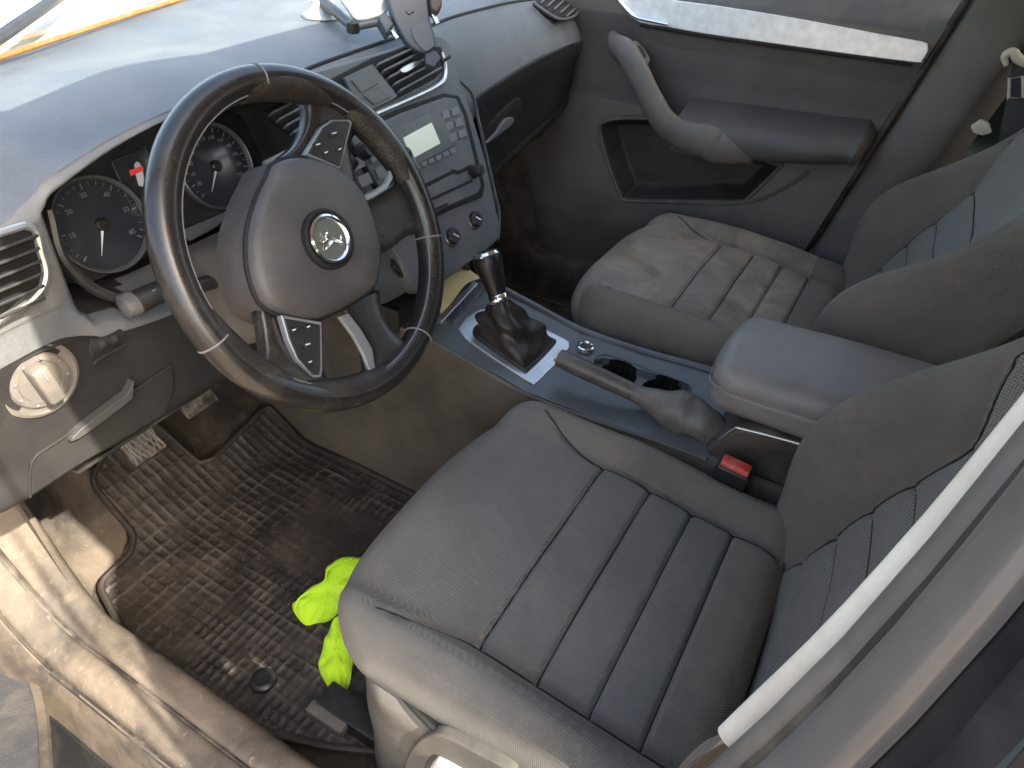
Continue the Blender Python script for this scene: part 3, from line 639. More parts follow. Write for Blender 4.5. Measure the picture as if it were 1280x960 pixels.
# ---- left air vent
PL = Plane((-.65,.685,.69), (0,-1,.03))
vp = PL.poly([(30,287),(42,292),(48,315),(53,338),(48,356)], .003)
vent = [Vector((-.725,.683,.737))]+vp+[Vector((-.665,.683,.660)), Vector((-.725,.684,.650))]
v = fin('air_vent', prism_bm(vent, (0,-1,.03), .012, .002), BLACK, da, wn=True)
fr = [Vector((-.725,.681,.742)), *PL.poly([(10,288),(34,283),(45,290),(51,315),(57,338),(52,360),(30,383),(0,400)], .006), Vector((-.70,.680,.652))]
fin('vent_frame', tube_bm(fr, .0038, 8, sub=4), SILVER, v)
for k in range(6):
    z = .668+.0115*k
    a = Vector((-.72,.676,z)); b = PL.hit(45+k*0, 350-k*11, .010); b.z = z+.001
    fin('slat', box_bm((a+b)/2, ((1,0,0),(0,.8,-.45),(0,.45,.8)), ((b.x-a.x)/2, .007, .0014), .0007), DARKP, v)
# ---- light switch
ls0 = PL.hit(57,480); ls0.y = .697
sn = Vector((0,-1,.04)).normalized()
l = fin('light_switch', lathe_bm(ls0, sn, [(.041,-.004),(.0405,.004),(.037,.006),(.035,.0035),(.030,.0035),(.0295,.006),(0,.006)], 48), GREYP, da)
fin('dial_ring', lathe_bm(ls0+sn*.006, sn, [(.029,0),(.028,.002),(.022,.0025),(.021,.001)], 40), GREYP, l)
fin('switch_knob', box_bm(ls0+sn*.014, ((1,0,.12),(0,-1,0),(-.12,0,1)), (.0085,.011,.022), .004, 3), GREYP, l)
fin('knob_mark', box_bm(ls0+sn*.0262+Vector((-.001,0,.013)), ((1,0,.12),(0,-1,0),(-.12,0,1)), (.0008,.0005,.006), .0003), MARKD, l)
for k in range(7):
    a = math.radians(-150+k*42); p = ls0+sn*.0105+Vector((math.sin(a)*.0255, 0, math.cos(a)*.0255))
    fin('position_mark', box_bm(p, AX, (.0012,.0006,.0012), .0003), MARKD, l)
# ---- headlight level wheels
PLM = Plane((-.55,.700,.56), (0,-1,.05))
q = fin('level_adjuster', prism_bm(rnd(PLM.poly([(114,425),(150,411),(153,422),(120,440),(115,446)], .004), 2), PLM.n, .006, .001), DARKP, da)
for k in range(2):
    a = PLM.hit(126+k*15, 431-k*6, .002)
    fin('thumbwheel', lathe_bm(a-Vector((.004,0,0)), (1,0,0), [(.004,0),(.006,.001),(.006,.007),(.004,.008)], 20), DARKP, q)
fin('adjuster_lip', tube_bm([PLM.hit(*p, .005) for p in ((118,457),(122,450),(157,431))], .0015, 8, sub=4), DASHLOW, q)
# ---- storage flap with its handle
fl = rnd(PLM.poly([(94,552),(100,545),(160,505),(168,480),(212,440),(214,400),(222,440),(218,490),(205,520),(100,585),(45,622),(38,600),(45,575),(60,562)], .004), 3)
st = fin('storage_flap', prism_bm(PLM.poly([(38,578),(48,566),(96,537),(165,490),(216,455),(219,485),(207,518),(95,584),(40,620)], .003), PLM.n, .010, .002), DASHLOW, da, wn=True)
fin('flap_handle', prism_bm(rnd(PLM.poly([(90,548),(118,523),(160,492),(167,476),(166,495),(158,505),(100,548)], .011), 2), PLM.n, .012, .002), mat('flap_handle_plastic', (.055,.055,.056), .4), st, wn=True)
fin('panel_gap', tube_bm([PLM.hit(*p, .0035) for p in ((38,622),(38,590),(44,572),(60,560),(96,536),(108,527))], .0013, 6, sub=3), BLACK, st)
# ---- instruments
PD = Plane((-.37,.808,.68), (0,-.95,.31)); dn = PD.n; dr = Vector((1,0,0)); du = dn.cross(dr); du = -du if du.z < 0 else du
cl = fin('instrument_cluster', prism_bm([Vector((x, 0, 0))+PD.o*0+Vector((0, PD.o.y, PD.o.z))+du*h+dn*.002 for x, h in ((-.560,-.055),(-.52,-.080),(-.24,-.075),(-.213,-.05),(-.213,.035),(-.27,.058),(-.47,.058),(-.53,.045),(-.560,.02))], dn, .01, .002), DARKP, da, wn=True)
for k, (px, py, R, nums, sub) in enumerate((((125),(281),.054,['10','20','30','40','50','60'],4), (268,208,.054,['20','40','60','80','100','120','140','160','180','200','220','240'],2))):
    c = PD.hit(px, py, .004)
    g_ = fin('gauge', lathe_bm(c, dn, [(R-.002,.001),(R-.004,.0015),(0,.0015)], 64), GLASSD, cl)
    fin('gauge_ring', lathe_bm(c, dn, [(R+.001,-.002),(R+.0015,.007),(R,.008),(R-.0015,.0065),(R-.003,.001)], 72), mat('gauge_ring_grey_%d' % k, (.16,.17,.18), .35, metal=.5), cl)
    n = len(nums)*sub; bmm = []
    for j in range(n+1):
        a = math.radians(-128+256*j/n); big = j % sub == 0
        d = dr*math.sin(a)+du*math.cos(a)
        bmm.append(box_bm(c+dn*.003+d*(R-.009 if big else R-.0075), (dr*math.cos(a)-du*math.sin(a), d, dn), (.0007 if big else .0004, .0032 if big else .0018, .0003), 0))
    fin('scale_marks', join(*bmm), MARKD, cl, smooth=False)
    for j, s in enumerate(nums):
        a = math.radians(-128+256*(j+.9 if k == 0 else j+.8)/len(nums)); d = dr*math.sin(a)+du*math.cos(a)
        text('numeral', s, c+dn*.003+d*(R-.0185), .0080 if k == 0 else .0068, dr, du, MARKD, cl)
    a = math.radians(-140 if k else -150); d = dr*math.sin(a)+du*math.cos(a)
    fin('needle', prism_bm([c+dn*.006+d*.036, c+dn*.006-d.cross(dn)*.0017, c+dn*.006-d*.004, c+dn*.006+d.cross(dn)*.0017], dn, .001), MARK, cl)
    fin('needle_hub', lathe_bm(c+dn*.002, dn, [(.0075,0),(.0072,.005),(.0055,.0065),(0,.0068)], 24), DARKP, cl)
fin('display', prism_bm(PD.poly([(140,203),(181,184),(199,234),(164,258)], .006), dn, .004, .001), GLASSD, cl)
fin('display_frame', tube_bm(PD.poly([(140,203),(181,184),(199,234),(164,258)], .0065), .0009, 6, closed=True), SATIN, cl)
fin('warning_icon', prism_bm(rnd(PD.poly([(168,206),(175,204),(181,228),(174,232)], .008), 2), dn, .001, 0), MARK, cl, smooth=False)
fin('warning_icon', prism_bm(PD.poly([(162,213),(178,207),(180,213),(164,220)], .0086), dn, .001, 0), REDM, cl, smooth=False)
fin('button_bar', prism_bm(PD.poly([(230,292),(232,286),(290,261),(292,268),(268,286),(238,302)], .012), dn, .006, .002), SATIN, cl, wn=True)
fin('cluster_surround', tube_bm([Vector((-.545,.745,.715)), Vector((-.556,.730,.665)), Vector((-.525,.722,.612)), Vector((-.455,.716,.592)), Vector((-.37,.715,.588)), Vector((-.27,.712,.594)), Vector((-.222,.715,.615))], .006, 8, sub=5), DARKP, cl)
# ---- centre stack
PC = Plane((0,.736,.758), (0,-.925,.38)); cn = PC.n; cr = Vector((1,0,0)); cu_ = cn.cross(cr); cu_ = -cu_ if cu_.z < 0 else cu_
def pc(x, z, off=0): return Vector((x, PC.o.y+(z-PC.o.z)*(.38/.925), z))+cn*off
cs = fin('centre_fascia', prism_bm(rnd([pc(-.20,.768,.004), pc(-.05,.772,.004), pc(.10,.773,.004), pc(.138,.768,.004), pc(.152,.745,.004), pc(.148,.70,.004), pc(.150,.66,.004), pc(.148,.58,.004), pc(.135,.50,.004), pc(.120,.455,.004), pc(0,.45,.004), pc(-.120,.455,.004), pc(-.14,.52,.004), pc(-.15,.6,.004), pc(-.155,.70,.004), pc(-.20,.72,.004)], 3), cn, .03, .004), DASH, da, wn=True)
def slab(name, pts, off, th_, m, par, bev=.002, n=0): return fin(name, prism_bm((rnd(PC.poly(pts, off), n) if n else PC.poly(pts, off)), cn, th_, bev), m, par, wn=True)
vt = slab('centre_vents', [(415,98),(465,72),(508,58),(552,58),(556,85),(545,98),(500,122),(438,150),(425,140)], .007, .012, BLACK, da)
slab('hazard_panel', [(430,97),(466,80),(498,120),(487,127),(455,142)], .011, .006, SATIN, vt, .001)
slab('hazard_button', [(440,100),(461,90),(474,104),(452,116)], .0135, .004, DASH, vt, .001)
slab('hazard_button', [(455,119),(476,108),(489,121),(468,131)], .0135, .004, DASH, vt, .001)
for k in range(5):
    f = k/4.0
    a = PC.hit(471+f*27, 82+f*33, .012); b = PC.hit(530+f*20, 53+f*33 if k else 55, .012)
    d = (b-a).normalized()
    fin('slat', box_bm((a+b)/2, (d, (d.cross(Vector((0,.6,.8)))).normalized(), Vector((0,.6,.8))), ((b-a).length/2, .006, .0016), .0007), DASH, vt)
slab('vent_slider', [(501,86),(520,76),(525,80),(507,91)], .020, .006, SILVER, vt, .001, 3)
fin('vent_trim', tube_bm([PC.hit(*p, .009) for p in ((330,205),(380,180),(430,158),(470,142),(520,120),(548,106),(556,96),(556,80),(552,66))], .0035, 8, sub=5), SILVER, vt)
v2 = slab('left_centre_vent', [(330,140),(372,118),(394,140),(388,158),(362,165)], .007, .012, BLACK, da)
for k in range(4):
    a = PC.hit(338+k*9, 143+k*8, .012); b = PC.hit(372+k*5, 126+k*9, .012); d = (b-a).normalized()
    fin('slat', box_bm((a+b)/2, (d, (d.cross(Vector((0,.6,.8)))).normalized(), Vector((0,.6,.8))), ((b-a).length/2, .005, .0014), .0006), DASH, v2)
# radio
ra = slab('radio', [(430,168),(500,136),(556,116),(574,119),(584,140),(607,232),(604,246),(560,264),(512,290),(478,250)], .009, .02, BLACK, da, .003)
slab('radio_face', [(438,172),(502,141),(557,121),(571,123),(580,143),(602,232),(598,242),(558,259),(516,283),(482,246)], .012, .006, DASH, ra, .003)
slab('screen_surround', [(478,168),(548,136),(572,180),(505,214)], .0145, .003, SATIN, ra, .001)
slab('screen', [(505,172),(540,153),(551,179),(515,199)], .0165, .003, LCD, ra, .001)
BTN = mat('radio_button_grey', (.17,.18,.19), .4); WELL = []
def btn(p):
    c = (sum(q[0] for q in p)/4, sum(q[1] for q in p)/4)
    slab('radio_button', [(c[0]+(q[0]-c[0])*.84, c[1]+(q[1]-c[1])*.84) for q in p], .0150, .004, BTN, ra, .0008)
for r in range(3):
    for c_ in range(2):
        x0, y0 = 551+c_*12+r*4.5, 140+r*14-c_*4.5
        btn([(x0,y0),(x0+10.5,y0-4.2),(x0+14,y0+7),(x0+3.5,y0+11.2)])
for c_ in range(6):
    x0, y0 = 517+c_*9, 208-c_*4.2
    btn([(x0,y0),(x0+8,y0-3.8),(x0+10,y0+2.6),(x0+2,y0+6.4)])
for r in range(3):
    for c_ in range(2):
        x0, y0 = 436+c_*22+r*9, 200+r*21-c_*10
        btn([(x0,y0),(x0+17,y0-8),(x0+24,y0+8),(x0+7,y0+16)])
slab('disc_slot', [(518,236),(563,214),(566,211),(574,213),(592,204),(593,208),(574,218),(566,217),(520,241)], .0128, .002, BLACK, ra, .0004)
slab('radio_line', [(520,256),(590,224),(591,227),(521,260)], .0128, .002, BLACK, ra, .0004)
slab('radio_line', [(528,268),(560,253),(560,256),(529,271)], .0128, .002, BLACK, ra, .0004)
for px, py in ((591,214),(452,190)):
    c = PC.hit(px, py, .012)
    kn = fin('radio_knob', lathe_bm(c, cn, [(.0125,0),(.0125,.004),(.0100,.005),(.0098,.017),(.0085,.019),(0,.0193)], 28), DARKP, ra)
# climate control
PK = Plane((0,.632,.475), (0,-.86,.51)); kn_ = PK.n
cc = fin('climate_panel', prism_bm(rnd(PK.poly([(492,316),(560,278),(598,258),(608,262),(612,290),(598,304),(560,335),(525,352),(505,345)], .012), 2), kn_, .03, .003), DARKP, da, wn=True)
for (a, b) in (((536,302),(566,285)), ((568,282),(592,268))):
    for r in range(2):
        fin('climate_button', prism_bm(PK.poly([(a[0]+r*3,a[1]+r*12-14),(b[0]+r*3,b[1]+r*12-14),(b[0]+r*3+3,b[1]+r*12-6),(a[0]+r*3+3,a[1]+r*12-6)], .0155), kn_, .004, .001), DASH, cc, wn=True)
for px, py in ((561,297),(589,276),(527,322)):
    c = PK.hit(px, py, .012)
    k1 = fin('climate_dial', lathe_bm(c, kn_, [(.0175,0),(.0175,.004),(.0165,.006),(.0145,.0065),(.0135,.014),(.012,.016),(.0075,.016),(.0068,.0145),(0,.0145)], 36), DARKP, cc)
    fin('dial_bezel', lathe_bm(c, kn_, [(.0158,.0066),(.0150,.0085),(.0142,.0070)], 36), SILVER, cc)
    fin('dial_pointer', box_bm(c+kn_*.017, ((1,.2,.3),(-.2,1,.4),kn_), (.001,.006,.0009), .0004), MARK, cc)
# trim curve right of the stack
fin('stack_trim', tube_bm([PC.hit(*p, .002) for p in ((574,100),(590,118),(598,150),(607,190),(618,240),(624,268),(622,300))], .0055, 10, sub=5, flat=.5), SATIN, da)
# ---- glovebox
def fas(x, k):                                   # point on the fascia grid
    xs = [p[0] for p in ST]; i = max(0, min(len(xs)-2, next((n_ for n_ in range(len(xs)-1) if xs[n_+1] > x), len(xs)-2))); f = (x-xs[i])/(xs[i+1]-xs[i])
    j = int(k); h = k-j
    P = lambda s, j_: Vector((0, *ST[s][1][j_]))
    a = P(i, j).lerp(P(i, min(12, j+1)), h); b = P(i+1, j).lerp(P(i+1, min(12, j+1)), h); r = a.lerp(b, f); r.x = x; return r
gx = [.225,.26,.33,.42,.52,.60,.655]
rows = [[fas(x, k)+Vector((0,-.008*math.sin(math.pi*min(1, max(0, (k-7.7)/3.2))),.0)) for k in (7.75,8.3,8.9,9.5,10.1,10.6,10.95)] for x in gx]
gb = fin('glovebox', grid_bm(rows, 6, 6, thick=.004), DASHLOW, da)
gb_edge = [rows[0][i] for i in range(6, -1, -1)]+[r[0] for r in rows[1:]]+[rows[-1][i] for i in range(1, 7)]
fin('glovebox_gap', tube_bm([p+Vector((0,-.001,.001)) for p in gb_edge], .0022, 8, sub=4), BLACK, gb)
PG = Plane((.37,.730,.59), (0,-1,.0))
fin('glovebox_recess', prism_bm(rnd(PG.poly([(607,170),(613,155),(645,124),(652,128),(650,142),(640,152),(618,172),(609,178)], .006), 3), PG.n, .010, .001), BLACK, gb)
fin('glovebox_handle', prism_bm(rnd(PG.poly([(609,178),(622,165),(632,150),(642,147),(642,154),(630,164),(612,178)], .012), 2), PG.n, .008, .002), DASH, gb, wn=True)
# right-hand vent on the passenger side
PR = Plane((.66,.80,.755), (.1,-.5,.86))
vr = fin('right_vent', prism_bm(PR.poly([(668,2),(690,-12),(714,-6),(722,6),(716,18),(700,22),(684,14)], .004), PR.n, .01, .002), BLACK, da, wn=True)
for k in range(5):
    a = PR.hit(676+k*8, 4+k*4.2, .008); b = PR.hit(690+k*7, -8+k*5, .008); d = (b-a).normalized()
    fin('slat', box_bm((a+b)/2, (d, d.cross(PR.n), PR.n), ((b-a).length/2, .0018, .003), .0006), DASH, vr)
fin('vent_frame', tube_bm(PR.poly([(666,3),(684,16),(700,24),(718,20),(726,6)], .005), .003, 8, sub=4), SATIN, vr)
# underside cover of the dash above the pedals
fin('knee_cover', grid_bm([[(x,.705,.447),(x,.82,.42),(x,1.0,.42),(x,1.2,.45)] for x in (-.64,-.4,-.2,-.13)], 4, 4, thick=.004), DARKP, da)
fin('knee_cover', grid_bm([[(x,.80,.47),(x,.9,.44),(x,1.0,.43),(x,1.2,.45)] for x in (.16,.4,.64)], 4, 4, thick=.004), DARKP, da)

fin('lower_panel_gap', tube_bm([fas(x, 8.5)+Vector((0,-.0005,0)) for x in np.linspace(-.72,-.23,24)], .0016, 6, sub=2), BLACK, da)
# ================================================================ steering wheel and column
WC = Vector((-.365,.559,.659)); wt = .474; wr = -.829
wn_ = Vector((0,-math.cos(wt), math.sin(wt))); wu = Vector((1,0,0)); wv = Vector((0, math.sin(wt), math.cos(wt)))
RIMR = .177
def wdir(a): return wu*math.sin(a+wr)+wv*math.cos(a+wr)      # a: clock angle on the wheel itself
sw = thing('steering_wheel', WC-wn_*.12, 'black leather four-spoke steering wheel, turned left, with a round metal emblem', 'steering wheel')
PW = Plane(WC, wn_)
def rimtube(a0, a1, r, m, name, off=0, n=60, perf=False):
    P = [WC+wn_*off+wdir(a0+(a1-a0)*k/n)*RIMR for k in range(n+1)]
    return fin(name, tube_bm(P, r, 20, up=tuple(wn_), flat=1.12), m, sw)
SEAMS = [.941, 2*math.pi-.941, math.pi-.391, math.pi+.391]
fin('rim', tube_bm([WC+wdir(2*math.pi*k/160)*RIMR for k in range(160)], .0165, 24, closed=True, up=tuple(wn_), flat=1.1), LEATH, sw)
# thumb grips, perforated on their inner faces
for a in (-1.12, 1.12, 1.95, -1.95):
    P = [WC-wdir(a+t)*.004+wdir(a+t)*RIMR for t in np.linspace(-.34,.34,16)]
    fin('grip_section', tube_bm(P, [.0150,.0170,.0182,.0185,.0182,.0170,.0150], 20, up=tuple(wn_)), LEATHP, sw)
for a in SEAMS:
    c = WC+wdir(a)*RIMR; d = wdir(a)
    fin('rim_seam', tube_bm([c+(wn_*math.cos(q)*1.1+d*math.sin(q))*.0168 for q in np.linspace(0, 2*math.pi, 28)[:-1]], .0011, 6, closed=True), STITCH, sw)
# inner stitching around the rim
fin('rim_stitching', tube_bm([WC+wdir(2*math.pi*k/160)*(RIMR-.0135)+wn_*.0105 for k in range(160)], .0008, 6, closed=True), STITCH, sw)
def wslab(name, pts, off, th_, m, bev=.003, n=0, par=None):
    P = PW.poly(pts, off); P = rnd(P, n) if n else P
    return fin(name, prism_bm(P, wn_, th_, bev), m, par or sw, wn=True)
PADTRIM = mat('button_pad_trim', (.30,.31,.32), .35, metal=.5)
def spoke(pl, m=LEATH, name='spoke'):               # rows across the spoke from hub to rim: (px,py,offset) triples, swept
    rows = []
    for (l, r, off) in pl:
        a, b = PW.hit(*l, off), PW.hit(*r, off); mid = (a+b)/2
        rows.append([a-wn_*.016, a-wn_*.006+(mid-a)*.03, a+(mid-a)*.22+wn_*.000, mid+wn_*.001, b+(mid-b)*.22, b-wn_*.006+(mid-b)*.03, b-wn_*.016])
    return fin(name, grid_bm(rows, 5, 5, thick=.006), m, sw)
spoke([((332,215),(450,225),-.004),((352,196),(444,196),-.004),((372,178),(443,178),-.003),((385,150),(450,165),.000),((384,120),(462,160),.004),((382,98),(480,150),.002)])
spoke([((455,250),(470,318),-.006),((475,240),(492,312),-.004),((498,225),(512,296),-.001),((508,200),(535,290),.003),((512,180),(552,300),.001)])
spoke([((330,350),(410,390),-.006),((325,385),(408,405),-.004),((330,420),(408,435),-.002),((332,450),(410,465),.002),((318,470),(420,480),.003)])
spoke([((425,385),(478,362),-.006),((440,405),(480,385),-.004),((455,425),(492,410),-.001),((462,455),(515,430),.003),((460,480),(530,440),.002)])
wslab('spoke_trim', [(450,255),(468,247),(485,236),(492,222),(488,212),(482,228),(466,240),(448,246)], .006, .006, PADTRIM, .0015)
wslab('spoke_trim', [(424,396),(436,391),(452,412),(466,436),(470,462),(463,466),(455,444),(442,420)], .005, .006, PADTRIM, .0015)
# button pads
for pts, bts in ((((381,193),(402,158),(416,149),(438,149),(441,153),(434,180),(426,212)), (((398,180),8),((418,166),9),((408,190),6),((425,186),6))),
                 (((351,393),(360,424),(372,450),(394,472),(402,472),(404,462),(403,402)), (((368,412),7),((385,430),9),((388,452),6),((386,408),6)))):
    b = wslab('button_pad', pts, .009, .010, PADTRIM, .002, 0)
    c = (sum(p[0] for p in pts)/len(pts), sum(p[1] for p in pts)/len(pts))
    wslab('pad_face', [(c[0]+(p[0]-c[0])*.86, c[1]+(p[1]-c[1])*.90) for p in pts], .0105, .004, DARKP, .001, 0, b)
    for (q, r) in bts:
        wslab('wheel_button', [(q[0]-r*.8,q[1]-r*.1),(q[0]+r*.2,q[1]-r*.75),(q[0]+r*.8,q[1]+r*.1),(q[0]-r*.2,q[1]+r*.75)], .0125, .004, DARKP, .0012, 0, b)
        wslab('button_mark', [(q[0]-r*.3,q[1]),(q[0]+r*.3,q[1]-1.2),(q[0]+r*.3,q[1]+.4),(q[0]-r*.3,q[1]+1.6)], .0130, .001, MARK, 0, 0, b)
# airbag cover: domed pad
padpx = [(346,203),(372,195),(402,199),(432,214),(456,243),(472,282),(478,322),(472,356),(448,376),(420,391),(394,399),(360,394),(334,382),(321,360),(313,325),(314,285),(325,246),(337,220)]
ring = crom(PW.poly(padpx, .010), 6, True); cen = ring.mean(0); rows = []
prof = [(1.05,-.058),(1.03,-.036),(1.008,-.016),(.995,-.006),(.975,.000),(.94,.0045),(.88,.0075),(.70,.0100),(.5,.0115),(.25,.0125),(.0,.013)]
V = []; F = []; n = len(ring)
for s_, h in prof:
    for p in ring: V.append(tuple(cen+(p-cen)*s_+np.array(wn_)*h))
for i in range(len(prof)-1):
    for j in range(n): F.append((i*n+j, i*n+(j+1) % n, (i+1)*n+(j+1) % n, (i+1)*n+j))
ab = fin('airbag_cover', bmof(V, F), AIRB, sw, sharp=70)
fin('pad_gap', tube_bm([Vector(p)-wn_*.008 for p in ring], .003, 6, closed=True), BLACK, ab)
ec = PW.hit(411,299,.026)
fin('emblem_surround', lathe_bm(ec, wn_, [(.0335,-.004),(.0330,.002),(.0300,.0035),(.0275,.001)], 48), BLACK, ab)
fin('emblem_ring', lathe_bm(ec, wn_, [(.0275,0),(.0270,.004),(.0245,.0055),(.0225,.004),(.0215,.0015)], 48), CHROME, ab)
fin('emblem_disc', lathe_bm(ec, wn_, [(.0225,.0005),(.0215,.002),(0,.0022)], 40), mat('emblem_field', (.20,.21,.19), .35, metal=.6, bump=(500,.5,.0008)), ab)
# winged arrow relief
eu, ev = wdir(math.pi/2), wdir(0)
def em(x, y, o=.0045): return ec+eu*x*.001+ev*y*.001+wn_*o
bmm = [prism_bm([em(-2,-17),(em(2,-17)),(em(2,6)),(em(-2,6))], wn_, .002, .0004), prism_bm([em(0,15), em(-6,5), em(-2,6), em(2,6), em(6,5)], wn_, .002, .0003),
       prism_bm([em(-2,-4), em(-14,2), em(-17,8), em(-9,9), em(-2,4)], wn_, .002, .0004), prism_bm([em(-2,4), em(-10,10), em(-8,14), em(-2,9)], wn_, .0015, .0003),
       prism_bm([em(2,-15), em(9,-12), em(8,-8), em(2,-8)], wn_, .002, .0003)]
fin('emblem_relief', join(*bmm), CHROME, ab, sharp=30)
text('airbag_lettering', 'AIRBAG', PW.hit(455,318,.0265), .0075, wdir(math.pi/2), wdir(0), mat('moulded_letters', (.10,.095,.095), .5), ab)
# hub body behind the cover
fin('hub', lathe_bm(WC-wn_*.075, wn_, [(.048,0),(.052,.03),(.075,.048),(.080,.058),(.070,.062)], 40), DARKP, sw)
# column
sc_ = thing('steering_column', WC-wn_*.16, 'dark plastic steering column shroud with stalks, behind the steering wheel', 'steering column')
ca = -wn_; 
def shr(A):
    u, a, h = A[:,0], A[:,1], A[:,2]
    k = ss(-.09, .09, a); W = 1+.12*k
    p = np.array(WC+ca*.150)[None,:]+np.outer(u*W, [1,0,0])+np.outer(a, np.array(ca))+np.outer(h*W-.022, np.array(wv))
    return p
fin('shroud', rbox_bm((.072,.085,.062), .028, (10,10,8), shr), GREYP, sc_, sharp=60)
tip = at(168,379,x=-.522)
stk = fin('indicator_stalk', tube_bm([WC+ca*.115+Vector((-.05,0,.0)), (tip+WC+ca*.115+Vector((-.05,0,0)))/2, tip+Vector((.030,-.006,.002)), tip], [.010,.012,.0155,.0165], 14, sub=4, flat=.75), DARKP, sc_)
dts = (tip-(WC+ca*.115)).normalized()
fin('stalk_end', tube_bm([tip-dts*.002, tip+dts*.004, tip+dts*.012, tip+dts*.014], [.0165,.0172,.0165,.012], 14, flat=.75), mat('stalk_grey', (.075,.08,.082), .45, bump=(400,.6,.001), dust=(DUST,.3,40,.4,.7)), stk)
for k in range(2):
    p = tip.lerp(WC+ca*.115, .12+.09*k)+wn_*.010+Vector((0,0,.006))
    fin('stalk_symbol', box_bm(p, AX, (.0022,.0008,.0022), .0004), MARKD, stk)
r0 = WC+ca*.115+Vector((.05,0,.01)); r1 = at(440,199,x=-.205)
ws = fin('wiper_stalk', tube_bm([r0, (r0+r1)/2, r1+(r0-r1)*.2, r1], [.008,.009,.013,.012], 14, sub=4, flat=.8), DARKP, sc_)
# ================================================================ console
co = thing('centre_console', (0,.35,0), 'centre console between the front seats with silver shifter surround and cup holders', 'centre console')
def deckz(y): return float(np.interp(y, [.10,.20,.30,.42,.61,.66,.75,.9], [.338,.335,.328,.328,.362,.366,.36,.36]))
xs = np.arange(-.103,.1031,.0025); ys = np.arange(.10,.665,.0025)
X, Y = np.meshgrid(xs, ys); Z = np.vectorize(deckz)(Y)
cupP = [at(*p, z=.335) for p in ((742,452),(752,444),(775,449),(815,464),(858,480),(862,490),(852,500),(818,492),(775,474),(745,461))]
cc1, cc2 = at(772,460,z=.335), at(828,482,z=.335)
D = np.minimum(np.hypot(X-cc1.x, Y-cc1.y), np.hypot(X-cc2.x, Y-cc2.y))
slot = inpoly([(p.x, p.y) for p in rnd(cupP, 3)], X, Y)
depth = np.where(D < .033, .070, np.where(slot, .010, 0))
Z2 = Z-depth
cub = (np.abs(X) < .075) & (Y > .640)
ii = lambda a, b: a*len(xs)+b
F = [(ii(a,b), ii(a,b+1), ii(a+1,b+1), ii(a+1,b)) for a in range(len(ys)-1) for b in range(len(xs)-1)]
bm = bmof(list(zip(X.ravel(), Y.ravel(), Z2.ravel())), F)
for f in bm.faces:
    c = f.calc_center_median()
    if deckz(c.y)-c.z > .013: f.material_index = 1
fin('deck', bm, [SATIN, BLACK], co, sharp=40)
fin('cup_rim', tube_bm([Vector((p[0], p[1], .3365)) for p in rnd([(q.x, q.y, 0) for q in cupP], 4)], .0018, 8, closed=True), DASH, co)
# sides
def side(s): return [[(s*.103,y,deckz(y)),(s*.109,y,deckz(y)-.003),(s*.113,y,deckz(y)-.015),(s*.116,y,deckz(y)-.05),(s*.122,y,.18),(s*.135,y,.06),(s*.15,y,-.02)] for y in (-.25,-.1,.10,.2,.3,.42,.52,.61,.70,.85,1.1)]
for s in (-1, 1): fin('side_trim', grid_bm(side(s), 4, 4), CARPSIDE, co)
fin('deck_edge', tube_bm([(-.107,y,deckz(y)-.001) for y in (.12,.2,.3,.42,.52,.61,.70)], .0035, 8, sub=4), GREYP, co)
fin('deck_edge', tube_bm([(.107,y,deckz(y)+.002) for y in (.12,.2,.3,.42,.52,.61,.70)], .006, 8, sub=4), SATIN, co)
# cubby under the climate controls
fin('cubby', grid_bm([[(-.10,.668,.365),(-.097,.668,.335),(0,.668,.333),(.097,.668,.335),(.10,.668,.365)],[(-.10,.85,.365),(-.097,.85,.335),(0,.85,.333),(.097,.85,.335),(.10,.85,.365)],[(-.1,.86,.45),(-.08,.86,.45),(0,.86,.45),(.08,.86,.45),(.1,.86,.45)]], 4, 4), DARKP, co)
fin('cubby_wall', box_bm((-.107,.755,.37), AX, (.006,.09,.028), .003), DARKP, co)
fin('cubby_wall', box_bm((.107,.755,.37), AX, (.006,.09,.028), .003), DARKP, co)
PK2 = Plane((0,.52,(.362+.328)/2+.0005), (0,-.034/.19,1)); kn2 = PK2.n
sp = fin('shifter_surround', prism_bm(rnd(PK2.poly([(572,411),(600,386),(640,393),(704,422),(712,430),(708,440),(674,476),(665,478),(640,463),(600,436)], .004), 2), kn2, .006, .002), SILVER, co, wn=True)
fin('storage_lid', prism_bm(PK2.poly([(556,398),(594,358),(603,364),(566,404)], .004), kn2, .006, .001), mat('navy_gloss_panel', (.05,.06,.085), .25, coat=.5, dust=(DUST,.3,40,.4,.8)), co, wn=True)
fin('front_lip', prism_bm(PK2.poly([(546,398),(592,350),(598,354),(552,403)], .006), kn2, .010, .002), SILVER, co, wn=True)
sk = fin('power_socket', lathe_bm(at(732,434,z=.333), (0,0,1), [(.0155,-.003),(.0150,.0035),(.0125,.0045),(.0110,.002),(.0105,-.003)], 36), CHROME, co)
fin('socket_cap', lathe_bm(at(732,434,z=.333), (0,0,1), [(.0105,.001),(.008,.0015),(0,.0012)], 30), DARKP, sk)
# rear box under the armrest
rb = [(-.095,.128,.345),(-.095,.100,.395),(-.095,.06,.412),(-.095,-.10,.412),(-.095,-.30,.40),(-.095,-.30,.1),(-.095,.10,.1)]
fin('rear_box', prism_bm([Vector(p)+Vector((.19,0,0)) for p in rb], (1,0,0), .19, .008), mat('console_box_plastic', (.045,.036,.032), .5, bump=(800,.4,.0008), dust=(TAN,.3,10,.45,.85)), co, wn=True)
fin('box_edge_strip', tube_bm([(-.0965,.112,.372),(-.0965,.098,.398),(-.0965,.085,.404),(-.0965,.0,.414),(-.0965,-.1,.414)], .0018, 8, sub=4), SILVER, co)
